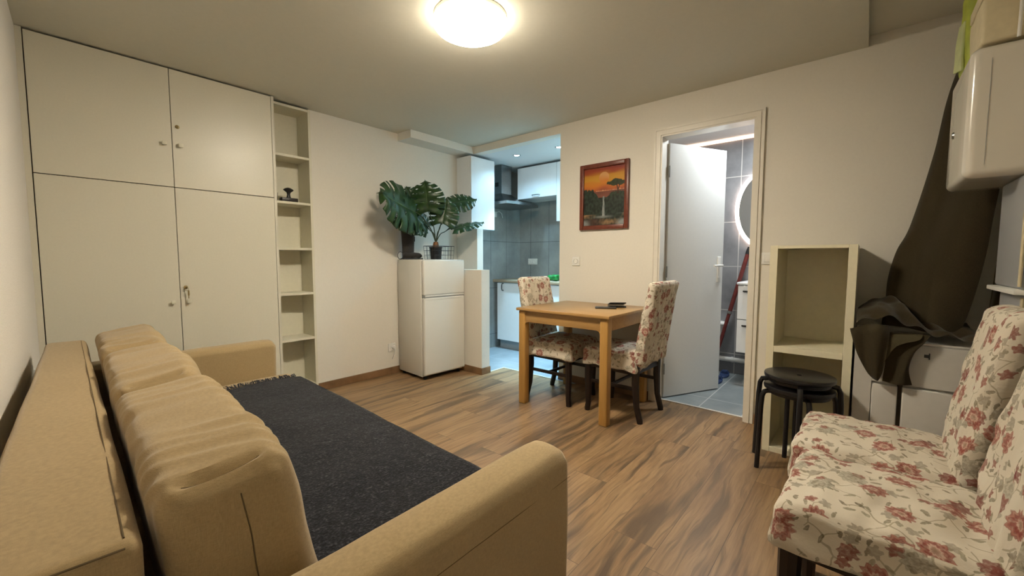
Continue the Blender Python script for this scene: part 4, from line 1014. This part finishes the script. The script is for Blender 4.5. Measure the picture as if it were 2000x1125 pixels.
# ================================================================ PLANT, BASKET, BOOT on the fridge
FT = 1.1465
PL = thing('potted_monstera', 'artificial monstera with split leaves in a black pot on top of the fridge', 'plant', (2.665, 3.31, FT))
bm = NB(); lathe(bm, [(0, .004), (.050, .004), (.054, .01), (.062, .115), (.066, .118), (.066, .126), (.060, .126), (.056, .112), (0, .108)], 32); link('pot', bm, M['black'], PL)
bm = NB(); lathe(bm, [(.0, .109), (.030, .109), (.032, .13), (.027, .16), (.022, .178), (0, .18)], 16); link('sheath', bm, M['soil'], PL)
def leaf(base, tip, width, facing, bend, seed, stem_from=(0, 0, .17), drop=.0):
    base = V(base); tip = V(tip); ax = (tip - base); Ln = ax.length; ax.normalize()
    nrm = V(facing); nrm = (nrm - ax * nrm.dot(ax)).normalized(); side = ax.cross(nrm)
    rnd = random.Random(seed)
    bm = NB(); lay = bm.loops.layers.uv.verify(); NI, NJ = 56, 12
    def P(i, j, s):
        t = i / NI; u = j / NJ
        # heart outline: broad near the base, pointed tip, lobes swept to the tip
        w_ = width * .62 * (math.sin(math.pi * min(1, (t * .93 + .10)) ** .80) ** .62) * (1 - .12 * t)
        if t > .80: w_ *= max(0.0, 1 - ((t - .80) / .20) ** 1.3)
        tt = t - .16 * (1 - t) * (u ** 1.6) * (1 if t < .35 else .55) + .10 * u * u * math.sin(math.pi * t)
        y = w_ * u
        z = -bend * Ln * (t ** 2) - .10 * width * (u ** 2) + .028 * width * math.sin(t * 28 + s) * u + .06 * width * u * (1 - u) * 2
        return base + ax * (tt * Ln) + side * (s * y) + nrm * z
    per = 8
    for s in (-1, 1):
        g = [[None] * (NJ + 1) for _ in range(NI + 1)]
        for i in range(NI + 1):
            for j in range(NJ + 1): g[i][j] = bm.verts.new(P(i, j, s))
        for i in range(NI):
            k = i % per; lobe = i // per
            start = 6 if lobe % 2 else 7
            for j in range(NJ):
                if 5 < i < NI - 6 and k in (per - 1, per - 2) and j >= start + (1 if k == per - 2 else 0): continue
                if 9 < i < NI - 12 and k == 2 and 1 < j < 4 and lobe % 2 == 0: continue
                f = bm.faces.new((g[i][j], g[i + 1][j], g[i + 1][j + 1], g[i][j + 1]))
                for lp, (a, b) in zip(f.loops, ((i, j), (i + 1, j), (i + 1, j + 1), (i, j + 1))): lp[lay].uv = (a / NI, b / NJ)
    bmesh.ops.remove_doubles(bm, verts=bm.verts[:], dist=.0002)
    bmesh.ops.dissolve_degenerate(bm, edges=bm.edges[:], dist=.0002)
    bmesh.ops.delete(bm, geom=[v for v in bm.verts if not v.link_faces], context='VERTS')
    o = link('leaf', bm, M['leaf'], PL, sharp=60)
    md = o.modifiers.new('thickness', 'SOLIDIFY'); md.thickness = .0012; md.use_even_offset = False
    bm = NB(); s0 = V(stem_from); mid = s0.lerp(base, .5) + V((0, 0, .04)) + (s0 - base).cross(V((0, 0, 1))) * .05
    pts = [s0, s0.lerp(mid, .5) + V((0, 0, .03)), mid, mid.lerp(base, .55) + V((0, 0, .015)), base, base + ax * Ln * .3 - nrm * (bend * Ln * .09 + .002)]
    cs = [catmull(pts, k / 16) for k in range(17)]
    tube(bm, cs, [.0055 - .0025 * k / 16 for k in range(17)], 8)
    link('stalk', bm, M['stem'], o)
def lw_(p): return (p[0] - 2.665, p[1] - 3.31, p[2] - FT)
tocam = (-.75, -.65, -.05)
leaf(lw_((2.42, 3.30, 1.60)), lw_((1.91, 3.16, 1.70)), .40, (-.55, -.80, .30), -.10, 1)
leaf(lw_((2.53, 3.25, 1.61)), lw_((2.47, 3.22, 1.905)), .29, (-.70, -.70, .10), -.05, 2)
leaf(lw_((2.50, 3.40, 1.64)), lw_((2.40, 3.42, 1.86)), .24, (-.55, -.75, .3), .05, 3)
leaf(lw_((2.855, 3.28, 1.73)), lw_((3.10, 3.16, 1.79)), .22, (-.6, -.6, .6), .02, 4)
leaf(lw_((2.66, 3.20, 1.50)), lw_((2.71, 3.18, 1.76)), .25, (-.70, -.70, .15), .03, 5)
leaf(lw_((2.845, 3.24, 1.46)), lw_((3.17, 3.13, 1.58)), .17, (-.25, -.35, .9), .10, 6)
leaf(lw_((2.60, 3.35, 1.46)), lw_((2.40, 3.36, 1.62)), .22, (-.5, -.6, .6), .0, 7)
leaf(lw_((2.53, 3.36, 1.50)), lw_((2.20, 3.38, 1.50)), .24, (-.4, -.7, .6), .0, 8)
# wire basket around the pot
bk = thing('wire_basket', 'black wire basket around the plant pot on the fridge', 'basket', (2.704, 3.308, FT))
bm = NB(); bw_, bd_, bh_ = .119, .082, .135
def rect(z, k=1.0): return [(-bw_ * k, -bd_ * k, z), (bw_ * k, -bd_ * k, z), (bw_ * k, bd_ * k, z), (-bw_ * k, bd_ * k, z), (-bw_ * k, -bd_ * k, z)]
tube(bm, rect(bh_, 1.06), .0028, 6)
for z_ in (.002, .045, .09): tube(bm, rect(z_, 1 + .06 * z_ / bh_), .0015, 6)
for k in range(7):
    x_ = -bw_ + 2 * bw_ * k / 6
    for s in (-1, 1): tube(bm, [(x_ * 1.06, s * bd_ * 1.06, bh_), (x_, s * bd_, .002)], .0015, 6)
for k in range(1, 4):
    y_ = -bd_ + 2 * bd_ * k / 4
    for s in (-1, 1): tube(bm, [(s * bw_ * 1.06, y_ * 1.06, bh_), (s * bw_, y_, .002)], .0015, 6)
link('wire_frame', bm, M['black'], bk)
# tall cloth boot-like bag
bt = thing('tall_boot', 'dark grey tall boot standing on the fridge behind the plant pot', 'boot', (2.455, 3.485, FT), R(-32))
bm = NB()
lathe(bm, [(0, .01), (.055, .012), (.058, .06), (.060, .14), (.064, .22), (.070, .30), (.072, .335), (.062, .335), (.055, .25), (0, .24)], 28, sx=1.0, sy=.72)
link('shaft', bm, M['bootcloth'], bt)
bm = NB(); soft_box(bm, .185, .095, .06, .028, (8, 4, 3), lambda q, p: q + V((0, 0, -.012 * max(0, p.x) * (p.z > 0) + .004 * nz(q, 20))), uv=False, mat=Matrix.Translation((.042, 0, .045))); link('foot', bm, M['bootcloth'], bt)
bm = NB(); soft_box(bm, .200, .102, .014, .006, (6, 3, 1), None, uv=False, mat=Matrix.Translation((.042, 0, .0075))); link('sole', bm, M['black'], bt)
bm = NB(); box(bm, .05, .068, -.012, .014, .18, .23, .004); link('buckle', bm, M['black'], bt)
bm = NB(); tube(bm, [(-.005 + .035 * math.cos(a), 0, .040 + .037 * math.sin(a)) for a in [k * math.pi / 10 for k in range(18)]], .0028, 8); tube(bm, [(.03, 0, .04), (.01, 0, .012), (-.02, 0, .0035)], .0028, 8)
o = link('cable_loop', bm, M['black']); o.location = (2.385, 3.505, FT - .0005); tag(o, 'black cable loop at the left rear edge of the fridge top', 'cable')
